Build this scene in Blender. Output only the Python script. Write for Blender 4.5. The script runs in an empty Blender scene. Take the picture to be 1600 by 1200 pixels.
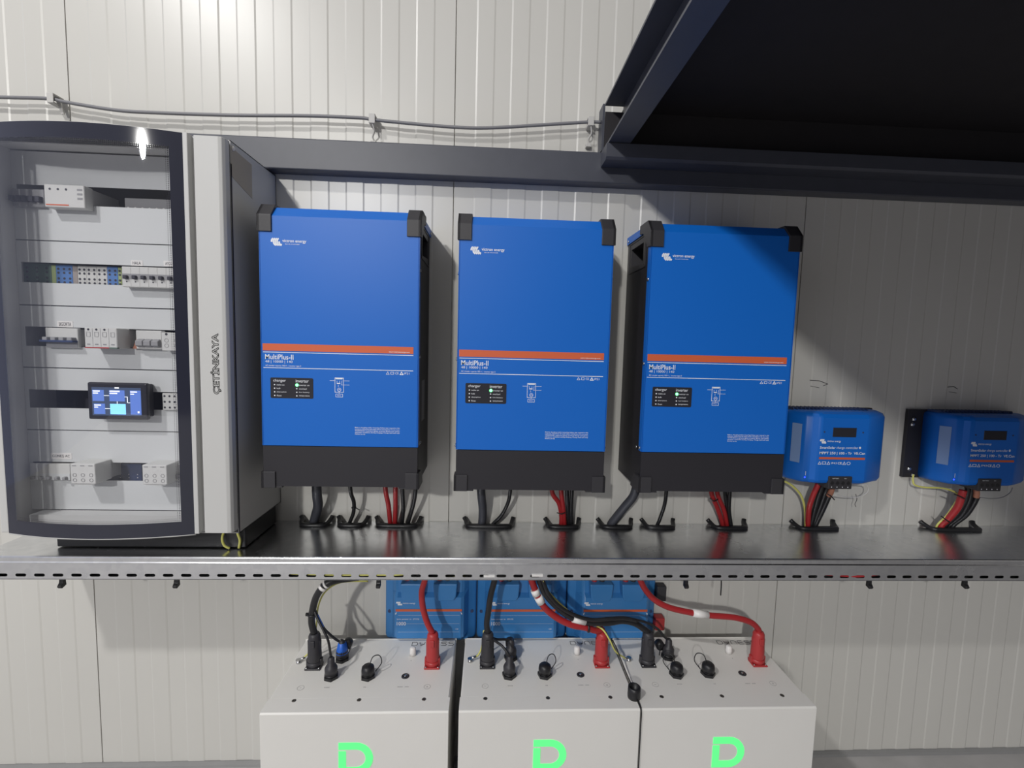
import bpy, bmesh, math, random
from mathutils import Vector, Matrix
random.seed(7)
S = bpy.context.scene
COL = S.collection

# ---------------- camera ----------------
cam_data = bpy.data.cameras.new('camera')
cam_data.lens = 729.77 / 1600 * 36
cam_data.sensor_width = 36
cam_data.clip_start = 0.02
cam = bpy.data.objects.new('camera', cam_data)
COL.objects.link(cam)
cr = Vector((0.9985572, -0.04687008, 0.02620513))
cu = Vector((-0.02216836, 0.08466384, 0.99616294))
cf = Vector((0.04890886, 0.9953066, -0.08350265))
cam.matrix_world = Matrix(((cr.x, cu.x, -cf.x, 0.0), (cr.y, cu.y, -cf.y, -1.3273), (cr.z, cu.z, -cf.z, 1.263), (0, 0, 0, 1)))
S.camera = cam

# ---------------- world and lamps ----------------
W = bpy.data.worlds.new('world'); S.world = W; W.use_nodes = True
wn = W.node_tree
bg = wn.nodes['Background']
tc = wn.nodes.new('ShaderNodeTexCoord'); sep = wn.nodes.new('ShaderNodeSeparateXYZ')
rmp = wn.nodes.new('ShaderNodeValToRGB')
wn.links.new(tc.outputs['Generated'], sep.inputs[0])
mr = wn.nodes.new('ShaderNodeMapRange'); mr.inputs['From Min'].default_value = -1; mr.inputs['From Max'].default_value = 1
wn.links.new(sep.outputs['X'], mr.inputs['Value']); wn.links.new(mr.outputs[0], rmp.inputs[0])
rmp.color_ramp.elements[0].color = (1.3, 1.4, 1.9, 1)      # the bright open end of the hall, to the left
rmp.color_ramp.elements[1].color = (0.12, 0.10, 0.10, 1)
for pos, colr in ((0.22, (0.45, 0.47, 0.62, 1)), (0.55, (0.17, 0.17, 0.19, 1))):
    el = rmp.color_ramp.elements.new(pos); el.color = colr
rz = wn.nodes.new('ShaderNodeValToRGB'); mz = wn.nodes.new('ShaderNodeMapRange')      # pale ceiling of the hall overhead
mz.inputs['From Min'].default_value = -1; mz.inputs['From Max'].default_value = 1
wn.links.new(sep.outputs['Z'], mz.inputs['Value']); wn.links.new(mz.outputs[0], rz.inputs[0])
rz.color_ramp.elements[0].position = 0.50; rz.color_ramp.elements[0].color = (0.02, 0.02, 0.02, 1)
rz.color_ramp.elements[1].position = 0.72; rz.color_ramp.elements[1].color = (1.15, 1.12, 1.08, 1)
ad = wn.nodes.new('ShaderNodeMix'); ad.data_type = 'RGBA'; ad.blend_type = 'ADD'; ad.inputs['Factor'].default_value = 1.0
wn.links.new(rmp.outputs[0], ad.inputs['A']); wn.links.new(rz.outputs[0], ad.inputs['B'])
wn.links.new(ad.outputs['Result'], bg.inputs['Color'])
bg.inputs['Strength'].default_value = 0.30

def area(name, loc, target, size, energy, color=(1, 1, 1)):
    d = bpy.data.lights.new(name, 'AREA'); d.shape = 'DISK'; d.size = size; d.energy = energy; d.color = color
    o = bpy.data.objects.new(name, d); COL.objects.link(o); o.location = loc
    o.rotation_euler = (Vector(target) - Vector(loc)).to_track_quat('-Z', 'Y').to_euler()
    return o
area('hall_lamp', (-2.65, -8.2, 4.13), (-1.0, -2.0, 0.0), 0.32, 265, (1.0, 0.985, 0.95))
area('ceiling_lamp', (-2.10, -2.42, 3.86), (-2.10, -2.42, 0.0), 0.22, 86, (1.0, 0.985, 0.96))

vs = S.view_settings
vs.view_transform = 'Standard'; vs.look = 'None'; vs.gamma = 1; vs.use_curve_mapping = False
vs.exposure = 0.0

# ---------------- materials ----------------
def mat(name, color, rough=0.5, metal=0.0, emit=None, estr=1.0, noise=0.0, nscale=20, bump=0.0, bscale=400, coat=0.0, spec=0.5):
    m = bpy.data.materials.new(name); m.use_nodes = True
    nt = m.node_tree; b = nt.nodes['Principled BSDF']
    b.inputs['Base Color'].default_value = (*color, 1); b.inputs['Roughness'].default_value = rough
    b.inputs['Metallic'].default_value = metal; b.inputs['Specular IOR Level'].default_value = spec
    if coat: b.inputs['Coat Weight'].default_value = coat
    if emit:
        b.inputs['Emission Color'].default_value = (*emit, 1); b.inputs['Emission Strength'].default_value = estr
    t = nt.nodes.new('ShaderNodeTexCoord')
    if noise:
        n = nt.nodes.new('ShaderNodeTexNoise'); n.inputs['Scale'].default_value = nscale; n.inputs['Detail'].default_value = 5
        nt.links.new(t.outputs['Object'], n.inputs['Vector'])
        mx = nt.nodes.new('ShaderNodeMix'); mx.data_type = 'RGBA'
        mx.inputs['A'].default_value = (*[c * (1 - noise) for c in color], 1)
        mx.inputs['B'].default_value = (*[min(1, c * (1 + noise)) for c in color], 1)
        nt.links.new(n.outputs['Fac'], mx.inputs['Factor']); nt.links.new(mx.outputs['Result'], b.inputs['Base Color'])
    if bump:
        n = nt.nodes.new('ShaderNodeTexNoise'); n.inputs['Scale'].default_value = bscale
        nt.links.new(t.outputs['Object'], n.inputs['Vector'])
        bp = nt.nodes.new('ShaderNodeBump'); bp.inputs['Strength'].default_value = bump; bp.inputs['Distance'].default_value = 0.001
        nt.links.new(n.outputs['Fac'], bp.inputs['Height']); nt.links.new(bp.outputs[0], b.inputs['Normal'])
    return m

M = dict(
    wall=mat('painted_sheet', (0.60, 0.59, 0.555), 0.33, noise=0.03, nscale=3, bump=0.04, bscale=60),
    concrete=mat('concrete', (0.40, 0.39, 0.39), 0.8, noise=0.25, nscale=9, bump=0.3),
    trim=mat('grey_trim', (0.25, 0.25, 0.25), 0.5, noise=0.1),
    steel=mat('navy_grey_steel_paint', (0.060, 0.064, 0.082), 0.42, noise=0.12, nscale=25, bump=0.08),
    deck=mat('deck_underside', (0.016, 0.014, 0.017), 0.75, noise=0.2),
    blue=mat('blue_powder_coat', (0.004, 0.138, 0.58), 0.42, spec=0.4, bump=0.05, bscale=900),
    lblue=mat('blue_plastic', (0.045, 0.215, 0.52), 0.36, noise=0.04),
    black=mat('black_powder_coat', (0.018, 0.017, 0.022), 0.5, bump=0.08, bscale=900),
    capb=mat('black_plastic', (0.032, 0.031, 0.036), 0.48, bump=0.12, bscale=1500),
    rubber=mat('black_rubber', (0.012, 0.012, 0.014), 0.42),
    conduit=mat('dark_grey_conduit', (0.055, 0.058, 0.072), 0.45),
    orange=mat('orange_print', (0.66, 0.125, 0.045), 0.5),
    white=mat('white_print', (0.85, 0.87, 0.92), 0.5),
    ink=mat('dark_ink', (0.03, 0.03, 0.04), 0.5),
    faint=mat('faint_grey_print', (0.42, 0.41, 0.41), 0.5),
    panel=mat('status_panel', (0.022, 0.022, 0.03), 0.3),
    led=mat('lit_green_lamp', (0.1, 0.6, 0.15), 0.3, emit=(0.12, 1.0, 0.22), estr=5),
    bled=mat('lit_blue_lamp', (0.02, 0.03, 0.8), 0.3, emit=(0.02, 0.04, 1.0), estr=4),
    green=mat('green_backlit', (0.03, 0.25, 0.08), 0.4, emit=(0.12, 0.95, 0.24), estr=1.0),
    screw=mat('bright_screw', (0.6, 0.6, 0.6), 0.25, 1.0),
    dscrew=mat('dull_screw', (0.16, 0.15, 0.14), 0.35, 0.8),
    batt=mat('white_enamel', (0.76, 0.745, 0.71), 0.42, bump=0.10, bscale=700, noise=0.015),
    cab=mat('light_grey_enamel', (0.55, 0.55, 0.54), 0.45, bump=0.05, bscale=700),
    plate=mat('cover_plate_grey', (0.62, 0.635, 0.635), 0.45, noise=0.02),
    dark=mat('dark_interior', (0.035, 0.035, 0.05), 0.6),
    border=mat('printed_glass_border', (0.026, 0.028, 0.044), 0.07),
    devw=mat('pale_grey_plastic', (0.62, 0.62, 0.60), 0.45, noise=0.04),
    devg=mat('mid_grey_plastic', (0.30, 0.30, 0.31), 0.5),
    devd=mat('dark_blue_plastic', (0.03, 0.05, 0.13), 0.45),
    tgreen=mat('green_terminal', (0.09, 0.15, 0.12), 0.5),
    tblue=mat('blue_terminal', (0.09, 0.21, 0.50), 0.45),
    tyellow=mat('yellow_green_terminal', (0.34, 0.42, 0.17), 0.5),
    red=mat('red_cable', (0.36, 0.020, 0.024), 0.35),
    redp=mat('red_connector', (0.42, 0.034, 0.036), 0.42),
    yg=mat('yellow_green_wire', (0.62, 0.60, 0.16), 0.4),
    wirew=mat('white_plastic', (0.78, 0.76, 0.74), 0.35),
    greyc=mat('grey_cable', (0.20, 0.20, 0.215), 0.45),
    clip=mat('clip_grey', (0.52, 0.51, 0.49), 0.5),
    bluet=mat('blue_tape', (0.02, 0.13, 0.60), 0.4),
    stick=mat('silver_blue_sticker', (0.22, 0.33, 0.58), 0.4),
    stickg=mat('grey_sticker', (0.16, 0.16, 0.17), 0.4),
    tape=mat('beige_tape', (0.40, 0.36, 0.30), 0.5),
    beige=mat('beige_terminal', (0.34, 0.30, 0.28), 0.5),
    salmon=mat('brown_orange_plastic', (0.38, 0.16, 0.10), 0.5),
    screen=mat('lit_screen', (0.02, 0.03, 0.06), 0.2, emit=(0.05, 0.07, 0.12), estr=1),
    tile=mat('lit_blue_tile', (0.08, 0.14, 0.4), 0.3, emit=(0.10, 0.19, 0.55), estr=0.75),
    tilel=mat('lit_pale_tile', (0.2, 0.5, 0.9), 0.3, emit=(0.22, 0.62, 1.0), estr=1.0),
    scrw=mat('lit_white_text', (0.9, 0.9, 0.9), 0.3, emit=(0.9, 0.95, 1.0), estr=0.9),
)

def galvanised():
    m = bpy.data.materials.new('galvanised_steel'); m.use_nodes = True
    nt = m.node_tree; b = nt.nodes['Principled BSDF']; L = nt.links.new
    b.inputs['Metallic'].default_value = 1.0
    t = nt.nodes.new('ShaderNodeTexCoord')
    v = nt.nodes.new('ShaderNodeTexVoronoi'); v.inputs['Scale'].default_value = 70
    L(t.outputs['Object'], v.inputs['Vector'])
    n = nt.nodes.new('ShaderNodeTexNoise'); n.inputs['Scale'].default_value = 14; n.inputs['Detail'].default_value = 6
    L(t.outputs['Object'], n.inputs['Vector'])
    r = nt.nodes.new('ShaderNodeMapRange'); r.inputs['To Min'].default_value = 0.16; r.inputs['To Max'].default_value = 0.34
    L(n.outputs['Fac'], r.inputs['Value']); L(r.outputs[0], b.inputs['Roughness'])
    c = nt.nodes.new('ShaderNodeValToRGB')
    c.color_ramp.elements[0].color = (0.68, 0.69, 0.71, 1); c.color_ramp.elements[1].color = (0.78, 0.79, 0.80, 1)
    bw = nt.nodes.new('ShaderNodeRGBToBW'); L(v.outputs['Color'], bw.inputs[0]); L(bw.outputs[0], c.inputs[0])
    L(c.outputs[0], b.inputs['Base Color'])
    return m
M['galv'] = galvanised()

def door_glass():
    # clear pane; a halftone of printed dots fades in from the dark border
    m = bpy.data.materials.new('door_glass'); m.use_nodes = True
    nt = m.node_tree; L = nt.links.new; N = nt.nodes.new
    out = nt.nodes['Material Output']; b = nt.nodes['Principled BSDF']
    b.inputs['Base Color'].default_value = (0.014, 0.014, 0.026, 1); b.inputs['Roughness'].default_value = 0.1
    tr = N('ShaderNodeBsdfTransparent'); tr.inputs['Color'].default_value = (0.97, 0.97, 0.985, 1)
    gl = N('ShaderNodeBsdfGlossy'); gl.inputs['Roughness'].default_value = 0.01; gl.inputs['Color'].default_value = (0.9, 0.92, 1, 1)
    gm = N('ShaderNodeNewGeometry'); vd = N('ShaderNodeVectorMath'); vd.operation = 'DOT_PRODUCT'
    L(gm.outputs['Normal'], vd.inputs[0]); L(gm.outputs['Incoming'], vd.inputs[1])
    ab = N('ShaderNodeMath'); ab.operation = 'ABSOLUTE'; L(vd.outputs['Value'], ab.inputs[0])
    om = N('ShaderNodeMath'); om.operation = 'SUBTRACT'; om.inputs[0].default_value = 1.0; L(ab.outputs[0], om.inputs[1])
    pw = N('ShaderNodeMath'); pw.operation = 'POWER'; pw.inputs[1].default_value = 5.0; L(om.outputs[0], pw.inputs[0])
    mu = N('ShaderNodeMath'); mu.operation = 'MULTIPLY_ADD'; mu.inputs[1].default_value = 0.92; mu.inputs[2].default_value = 0.08
    L(pw.outputs[0], mu.inputs[0])
    mx = N('ShaderNodeMixShader'); L(mu.outputs[0], mx.inputs[0]); L(tr.outputs[0], mx.inputs[1]); L(gl.outputs[0], mx.inputs[2])
    uv = N('ShaderNodeUVMap'); uv.uv_map = 'pane'
    sp = N('ShaderNodeSeparateXYZ'); L(uv.outputs[0], sp.inputs[0])
    def mth(op, a, bb=None):
        k = N('ShaderNodeMath'); k.operation = op
        for i, x in enumerate((a, bb)):
            if x is None: continue
            if isinstance(x, (int, float)): k.inputs[i].default_value = x
            else: L(x, k.inputs[i])
        return k.outputs[0]
    # uv in millimetres: x 0..358, y 0..826
    ex = mth('MINIMUM', sp.outputs['X'], mth('SUBTRACT', 358, sp.outputs['X']))
    ey = mth('MINIMUM', sp.outputs['Y'], mth('SUBTRACT', 826, sp.outputs['Y']))
    e = mth('MINIMUM', ex, ey)
    a = mth('ADD', sp.outputs['X'], sp.outputs['Y']); c = mth('SUBTRACT', sp.outputs['X'], sp.outputs['Y'])
    s1 = mth('SINE', mth('MULTIPLY', a, 2 * math.pi / 7.6)); s2 = mth('SINE', mth('MULTIPLY', c, 2 * math.pi / 7.6))
    dots = mth('MULTIPLY', s1, s2)
    th = mth('ADD', mth('MULTIPLY', e, 0.065), 0.22)
    mask = mth('MULTIPLY', mth('GREATER_THAN', dots, th), mth('LESS_THAN', e, 10.0))
    fin = N('ShaderNodeMixShader'); L(mask, fin.inputs[0]); L(mx.outputs[0], fin.inputs[1]); L(b.outputs[0], fin.inputs[2])
    L(fin.outputs[0], out.inputs['Surface'])
    return m
M['glass'] = door_glass()

# ---------------- mesh helpers ----------------
class MB:
    def __init__(s): s.bm = bmesh.new()
    def box(s, x0, y0, z0, x1, y1, z1, bev=0.0, seg=2):
        x0, x1 = sorted((x0, x1)); y0, y1 = sorted((y0, y1)); z0, z1 = sorted((z0, z1))
        v = [s.bm.verts.new((x, y, z)) for x in (x0, x1) for y in (y0, y1) for z in (z0, z1)]
        F = [(0, 1, 3, 2), (4, 6, 7, 5), (0, 4, 5, 1), (2, 3, 7, 6), (0, 2, 6, 4), (1, 5, 7, 3)]
        fs = [s.bm.faces.new([v[i] for i in f]) for f in F]
        if bev:
            es = list({e for f in fs for e in f.edges})
            bmesh.ops.bevel(s.bm, geom=es, offset=bev, segments=seg, affect='EDGES', profile=0.5)
        return s
    def prism(s, pts, a0, a1, axis='x', bev=0.0, seg=2):
        # pts: profile in the two remaining axes (in order), extruded from a0 to a1
        def P(p, a):
            if axis == 'x': return (a, p[0], p[1])
            if axis == 'y': return (p[0], a, p[1])
            return (p[0], p[1], a)
        A = [s.bm.verts.new(P(p, a0)) for p in pts]; B = [s.bm.verts.new(P(p, a1)) for p in pts]
        n = len(pts); fs = [s.bm.faces.new(A), s.bm.faces.new(B[::-1])]
        for i in range(n): fs.append(s.bm.faces.new((A[i], B[i], B[(i + 1) % n], A[(i + 1) % n])))
        if bev:
            es = list({e for f in fs for e in f.edges})
            bmesh.ops.bevel(s.bm, geom=es, offset=bev, segments=seg, affect='EDGES', profile=0.5)
        return s
    def cyl(s, p0, p1, r0, r1=None, n=16, smooth=True):
        r1 = r0 if r1 is None else r1
        p0 = Vector(p0); p1 = Vector(p1); d = (p1 - p0).normalized()
        a = d.orthogonal().normalized(); b = d.cross(a)
        R = []
        for p, r in ((p0, r0), (p1, r1)):
            R.append([s.bm.verts.new(p + (a * math.cos(t) + b * math.sin(t)) * r) for t in [2 * math.pi * i / n for i in range(n)]])
        for i in range(n):
            f = s.bm.faces.new((R[0][i], R[0][(i + 1) % n], R[1][(i + 1) % n], R[1][i])); f.smooth = smooth
        s.bm.faces.new(R[0][::-1]); s.bm.faces.new(R[1])
        return s
    def lathe(s, c, prof, axis='z', n=20, smooth=True):
        # prof: (radius, height) pairs along axis from c
        c = Vector(c); rings = []
        for r, h in prof:
            ring = []
            for i in range(n):
                t = 2 * math.pi * i / n; u, w = r * math.cos(t), r * math.sin(t)
                q = {'z': (u, w, h), 'y': (u, h, w), 'x': (h, u, w)}[axis]
                ring.append(s.bm.verts.new(c + Vector(q)))
            rings.append(ring)
        for k in range(len(rings) - 1):
            for i in range(n):
                f = s.bm.faces.new((rings[k][i], rings[k][(i + 1) % n], rings[k + 1][(i + 1) % n], rings[k + 1][i])); f.smooth = smooth
        s.bm.faces.new(rings[0][::-1]); s.bm.faces.new(rings[-1])
        return s
    def ball(s, c, r, sc=(1, 1, 1), u=16, v=10):
        m = Matrix.Translation(c) @ Matrix.Diagonal((*sc, 1))
        g = bmesh.ops.create_uvsphere(s.bm, u_segments=u, v_segments=v, radius=r, matrix=m)
        for q in g['verts']:
            for f in q.link_faces: f.smooth = True
        return s
    def tube(s, pts, r, n=12, sub=6, corr=None):
        P = smooth_path(pts, sub, corr)
        T = []
        for i in range(len(P)):
            a = P[max(0, i - 1)]; b = P[min(len(P) - 1, i + 1)]; T.append((b - a).normalized())
        nrm = T[0].orthogonal().normalized(); rings = []
        for i, (p, t) in enumerate(zip(P, T)):
            nrm = (nrm - t * nrm.dot(t)).normalized(); bn = t.cross(nrm)
            rr = r
            if corr: rr = r * (1.0 if i % 2 else 0.86)
            rings.append([s.bm.verts.new(p + (nrm * math.cos(2 * math.pi * k / n) + bn * math.sin(2 * math.pi * k / n)) * rr) for k in range(n)])
        for a, b in zip(rings, rings[1:]):
            for k in range(n):
                f = s.bm.faces.new((a[k], a[(k + 1) % n], b[(k + 1) % n], b[k])); f.smooth = True
        s.bm.faces.new(rings[0][::-1]); s.bm.faces.new(rings[-1])
        return s
    def quad(s, *p):
        s.bm.faces.new([s.bm.verts.new(q) for q in p]); return s
    def rect(s, x0, z0, x1, z1, y, t=0.0003):
        # a thin printed patch facing the viewer's side (-y)
        return s.box(x0, y, z0, x1, y + t, z1)
    def stroke(s, pts, w, place, t=0.0004, closed=False):
        # flat ribbon of width w along 2D pts; place maps (u, v, h) to 3D
        n = len(pts); L_, R_ = [], []
        P = [Vector(p) for p in pts]
        for i in range(n):
            a = P[i - 1] if (i or closed) else None; b = P[(i + 1) % n] if (i < n - 1 or closed) else None
            d1 = (P[i] - a).normalized() if a is not None else None
            d2 = (b - P[i]).normalized() if b is not None else None
            d1 = d1 or d2; d2 = d2 or d1
            n1 = Vector((-d1.y, d1.x)); n2 = Vector((-d2.y, d2.x)); m = (n1 + n2)
            m = m.normalized() if m.length > 1e-6 else n1
            k = w / 2 / max(0.4, m.dot(n1))
            L_.append(P[i] + m * k); R_.append(P[i] - m * k)
        for h in (t,):
            A = [s.bm.verts.new(place(q.x, q.y, h)) for q in L_]; B = [s.bm.verts.new(place(q.x, q.y, h)) for q in R_]
            A0 = [s.bm.verts.new(place(q.x, q.y, 0)) for q in L_]; B0 = [s.bm.verts.new(place(q.x, q.y, 0)) for q in R_]
        rng = range(n if closed else n - 1)
        for i in rng:
            j = (i + 1) % n
            for q in ((A[i], A[j], B[j], B[i]), (A0[i], A0[j], A[j], A[i]), (B[i], B[j], B0[j], B0[i])):
                s.bm.faces.new(q)
        return s
    def text(s, string, box, place, outline=False, bold=0.0):
        # fills box=(u0,v0,u1,v1) with the string
        V, Fc = text_mesh(string, outline, bold)
        x0 = min(v[0] for v in V); x1 = max(v[0] for v in V); y0 = min(v[1] for v in V); y1 = max(v[1] for v in V)
        u0, v0, u1, v1 = box
        vs_ = [s.bm.verts.new(place(u0 + (v[0] - x0) / (x1 - x0) * (u1 - u0), v0 + (v[1] - y0) / (y1 - y0) * (v1 - v0), 0.0003)) for v in V]
        for f in Fc:
            try: s.bm.faces.new([vs_[i] for i in f])
            except ValueError: pass
        return s

TC = {}
def text_mesh(string, outline, bold):
    k = (string, outline, bold)
    if k in TC: return TC[k]
    c = bpy.data.curves.new('t', 'FONT'); c.body = string; c.size = 1; c.resolution_u = 3; c.offset = bold
    if outline: c.fill_mode = 'NONE'; c.bevel_depth = 0.028; c.bevel_resolution = 0
    o = bpy.data.objects.new('t', c); COL.objects.link(o)
    dg = bpy.context.evaluated_depsgraph_get(); dg.update()
    me = o.evaluated_get(dg).to_mesh()
    V = [tuple(v.co) for v in me.vertices]; F = [tuple(p.vertices) for p in me.polygons]
    o.evaluated_get(dg).to_mesh_clear(); bpy.data.objects.remove(o); bpy.data.curves.remove(c)
    TC[k] = (V, F); return TC[k]

def smooth_path(pts, sub, corr=None):
    P = [Vector(p) for p in pts]
    if len(P) == 2: P = [P[0], P[0].lerp(P[1], 0.33), P[0].lerp(P[1], 0.66), P[1]]
    out = []
    for i in range(len(P) - 1):
        p0 = P[i - 1] if i else P[0] * 2 - P[1]; p1, p2 = P[i], P[i + 1]
        p3 = P[i + 2] if i + 2 < len(P) else P[-1] * 2 - P[-2]
        n = sub if not corr else max(2, int((p2 - p1).length / corr))
        for k in range(n):
            t = k / n
            out.append(0.5 * ((2 * p1) + (p2 - p0) * t + (2 * p0 - 5 * p1 + 4 * p2 - p3) * t * t + (3 * p1 - p0 - 3 * p2 + p3) * t ** 3))
    out.append(P[-1]); return out

def tag(o, label=None, cat=None, group=None, kind=None):
    if label: o['label'] = label
    if cat: o['category'] = cat
    if group: o['group'] = group
    if kind: o['kind'] = kind
    return o
LOC = {}
def thing(name, label, cat, loc=(0, 0, 0), group=None):
    o = bpy.data.objects.new(name, None); COL.objects.link(o); o.location = loc; o.empty_display_size = 0.05
    LOC[o] = Vector(loc)
    return tag(o, label, cat, group)
def mesh_of(name, mb, m, off=(0, 0, 0)):
    me = bpy.data.meshes.new(name)
    bmesh.ops.recalc_face_normals(mb.bm, faces=mb.bm.faces)
    bmesh.ops.translate(mb.bm, vec=-Vector(off), verts=mb.bm.verts)
    mb.bm.to_mesh(me); mb.bm.free(); me.materials.append(m if not isinstance(m, str) else M[m])
    return me
def part(name, mb, m, parent, label=None, local=False):
    # local=True: mesh already in the thing's own frame; otherwise in world frame
    root = parent
    while root.parent: root = root.parent
    off = Vector((0, 0, 0)) if local else LOC[root]
    o = bpy.data.objects.new(name, mesh_of(name, mb, m, off)); COL.objects.link(o); o.parent = parent
    if label: o['label'] = label
    return o
def solo(name, mb, m, label=None, cat=None, group=None, kind=None):
    vs_ = [v.co.copy() for v in mb.bm.verts]
    c = Vector(((min(v.x for v in vs_) + max(v.x for v in vs_)) / 2, (min(v.y for v in vs_) + max(v.y for v in vs_)) / 2, min(v.z for v in vs_)))
    o = bpy.data.objects.new(name, mesh_of(name, mb, m, c)); COL.objects.link(o); o.location = c
    return tag(o, label, cat, group, kind)
def kids(o): return [c for c in bpy.data.objects if c.parent == o]
def copy_tree(o, parent=None):
    ch = kids(o); c = o.copy(); COL.objects.link(c); c.parent = parent
    for k in ch: copy_tree(k, c)
    return c
def front(y):            # text plane facing the viewer's side at depth y
    return lambda u, v, h: (u, y - h, v)
def top(z):              # plane facing up
    return lambda u, v, h: (u, v, z + h)
def at(px, py, Y):       # photograph pixel -> (x, z) on the plane at depth Y
    d = cf + cr * ((px - 800) / 729.77) - cu * ((py - 600) / 729.77)
    t = (Y + 1.3273) / d.y
    return (d.x * t, 1.263 + d.z * t)
def AWP(px, py): return at(px, py, -0.18)
# ================= SETTING =================
# wall of ribbed sandwich panels, 1 m wide, seams at x = -0.109 + k
mb = MB(); prof = []
for k in range(-3, 4):
    s0 = -0.109 + k
    prof += [(s0 - 0.0015, 0.0), (s0 - 0.0013, 0.006), (s0 + 0.0013, 0.006), (s0 + 0.0015, 0.0)]
    a = s0 + 0.057; st = 0.886 / 19; hi = False
    for i in range(20):
        x = a + i * st
        if i % 2 == 0: prof += [(x - 0.0022, 0.0), (x + 0.0022, -0.0013)]
        else: prof += [(x - 0.0022, -0.0013), (x + 0.0022, 0.0)]
prof = [(x, y + 0.0013) for x, y in prof]
z0, z1 = 0.0, 5.6
A = [mb.bm.verts.new((x, y, z0)) for x, y in prof]; B = [mb.bm.verts.new((x, y, z1)) for x, y in prof]
for i in range(len(prof) - 1): mb.bm.faces.new((A[i], A[i + 1], B[i + 1], B[i]))
mb.box(prof[0][0], 0.01, z0, prof[-1][0], 0.09, z1)
wb = solo('wall_back', mb, 'wall', kind='structure')
solo('floor', MB().box(-5, -8, -0.1, 5, 0.09, 0), 'concrete', kind='structure')
solo('baseboard_back', MB().prism([(0.001, 0), (-0.014, 0), (-0.012, 0.006), (-0.003, 0.010), (0.001, 0.010)], -3.1, 3.8, 'x'), 'trim', kind='structure')

# steel rail bolted along the wall, and the steel platform on the right
t = thing('steel_rail', 'dark grey painted square steel rail fixed along the white panel wall', 'steel beam', (0, 0, 1.703))
part('beam', MB().box(-1.9, -0.045, 1.703, 2.6, 0.0, 1.782, 0.003), 'steel', t)
t = thing('steel_platform', 'dark steel platform overhanging from the wall at upper right', 'platform', (0.3, 0, 1.745))
part('edge_channel', MB().prism([(0.290, 1.783), (0.346, 1.783), (0.346, 1.905), (0.290, 1.905), (0.290, 1.899), (0.339, 1.899), (0.339, 1.789), (0.290, 1.789)], -2.9, -0.0475, 'y'), 'steel', t)
part('wall_channel', MB().prism([(-0.0475, 1.742), (-0.100, 1.742), (-0.106, 1.748), (-0.106, 1.781), (-0.0475, 1.781)], 0.285, 3.2, 'x'), 'steel', t)
part('end_plate', MB().box(0.285, -0.046, 1.786, 0.291, -0.0005, 1.905), 'steel', t)
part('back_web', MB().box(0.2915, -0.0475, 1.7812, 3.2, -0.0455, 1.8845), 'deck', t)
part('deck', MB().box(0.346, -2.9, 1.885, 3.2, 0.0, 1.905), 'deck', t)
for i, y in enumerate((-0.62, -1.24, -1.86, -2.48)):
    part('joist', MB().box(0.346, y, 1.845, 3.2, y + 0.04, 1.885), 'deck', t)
part('outer_channel', MB().box(0.29, -2.95, 1.77, 3.2, -2.901, 1.91), 'steel', t)

# grey cable over the rail with three clips
pts = [(-1.75, -0.025, 1.852), (-1.50, -0.025, 1.850), (-1.2557, -0.025, 1.8549), (-1.1392, -0.025, 1.8575), (-1.0927, -0.025, 1.8505), (-0.9754, -0.025, 1.8374), (-0.8802, -0.025, 1.8357), (-0.6873, -0.025, 1.8387), (-0.4914, -0.025, 1.8465), (-0.3592, -0.025, 1.848), (-0.321, -0.025, 1.845), (-0.2592, -0.025, 1.8415), (-0.1244, -0.025, 1.8365), (-0.0224, -0.025, 1.838), (0.1316, -0.025, 1.8535), (0.2438, -0.025, 1.8654), (0.285, -0.025, 1.8675)]
solo('data_cable', MB().tube(pts, 0.0042, 10), 'greyc', 'long grey cable sagging between wall clips above the steel rail', 'cable')
for (x, z, lab, low) in ((-1.128, 1.857, 'grey plastic cable clip at upper left, above the enclosure', 0), (-0.3225, 1.8455, 'grey cable clip on the wall above the first blue inverter', 1), (0.2575, 1.8665, 'grey cable clip on the wall beside the platform edge', 1)):
    c = thing('cable_clip', lab, 'cable clip', (x, 0, z), 'clips holding the grey wall cable')
    part('hook', MB().box(x - 0.008, -0.033, z - 0.012, x + 0.008, -0.0305, z + 0.012, 0.001).box(x - 0.008, -0.0305, z + 0.008, x + 0.008, -0.001, z + 0.012, 0.001).box(x - 0.008, -0.0305, z - 0.012, x + 0.006, -0.001, z - 0.0075, 0.001), 'clip', c)
    if low:
        part('strap', MB().tube([(x + 0.001, -0.028, z - 0.012), (x + 0.004, -0.022, z - 0.028), (x - 0.002, -0.014, z - 0.040), (x + 0.003, -0.010, z - 0.052)], 0.0022, 6).box(x - 0.008, -0.016, z - 0.060, x + 0.006, -0.001, z - 0.050, 0.001), 'clip', c)
    else:
        part('strap', MB().prism([(x - 0.006, z + 0.012), (x + 0.006, z + 0.010), (x + 0.016, z - 0.030), (x + 0.010, z - 0.030)], -0.014, -0.010, 'y'), 'clip', c)

# pencil marks / dots on the wall sheets
solo('wall_mark', MB().stroke([(0.9411, 1.1825), (0.9704, 1.1812), (0.9965, 1.1724), (0.9833, 1.1664)], 0.0016, front(-0.0005)).stroke([(0.9444, 1.1655), (0.9721, 1.1605)], 0.001, front(-0.0005)), 'ink', 'scribbled pencil mark on the wall above the nearer small charger', 'mark')
solo('wall_mark', MB().stroke([(1.3670, 1.1710), (1.3868, 1.1734), (1.3997, 1.1660)], 0.0014, front(-0.0005)).stroke([(1.3725, 1.1577), (1.3970, 1.1543)], 0.001, front(-0.0005)), 'ink', 'faint pencil mark on the shaded wall above the right-hand charger', 'mark')

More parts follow.
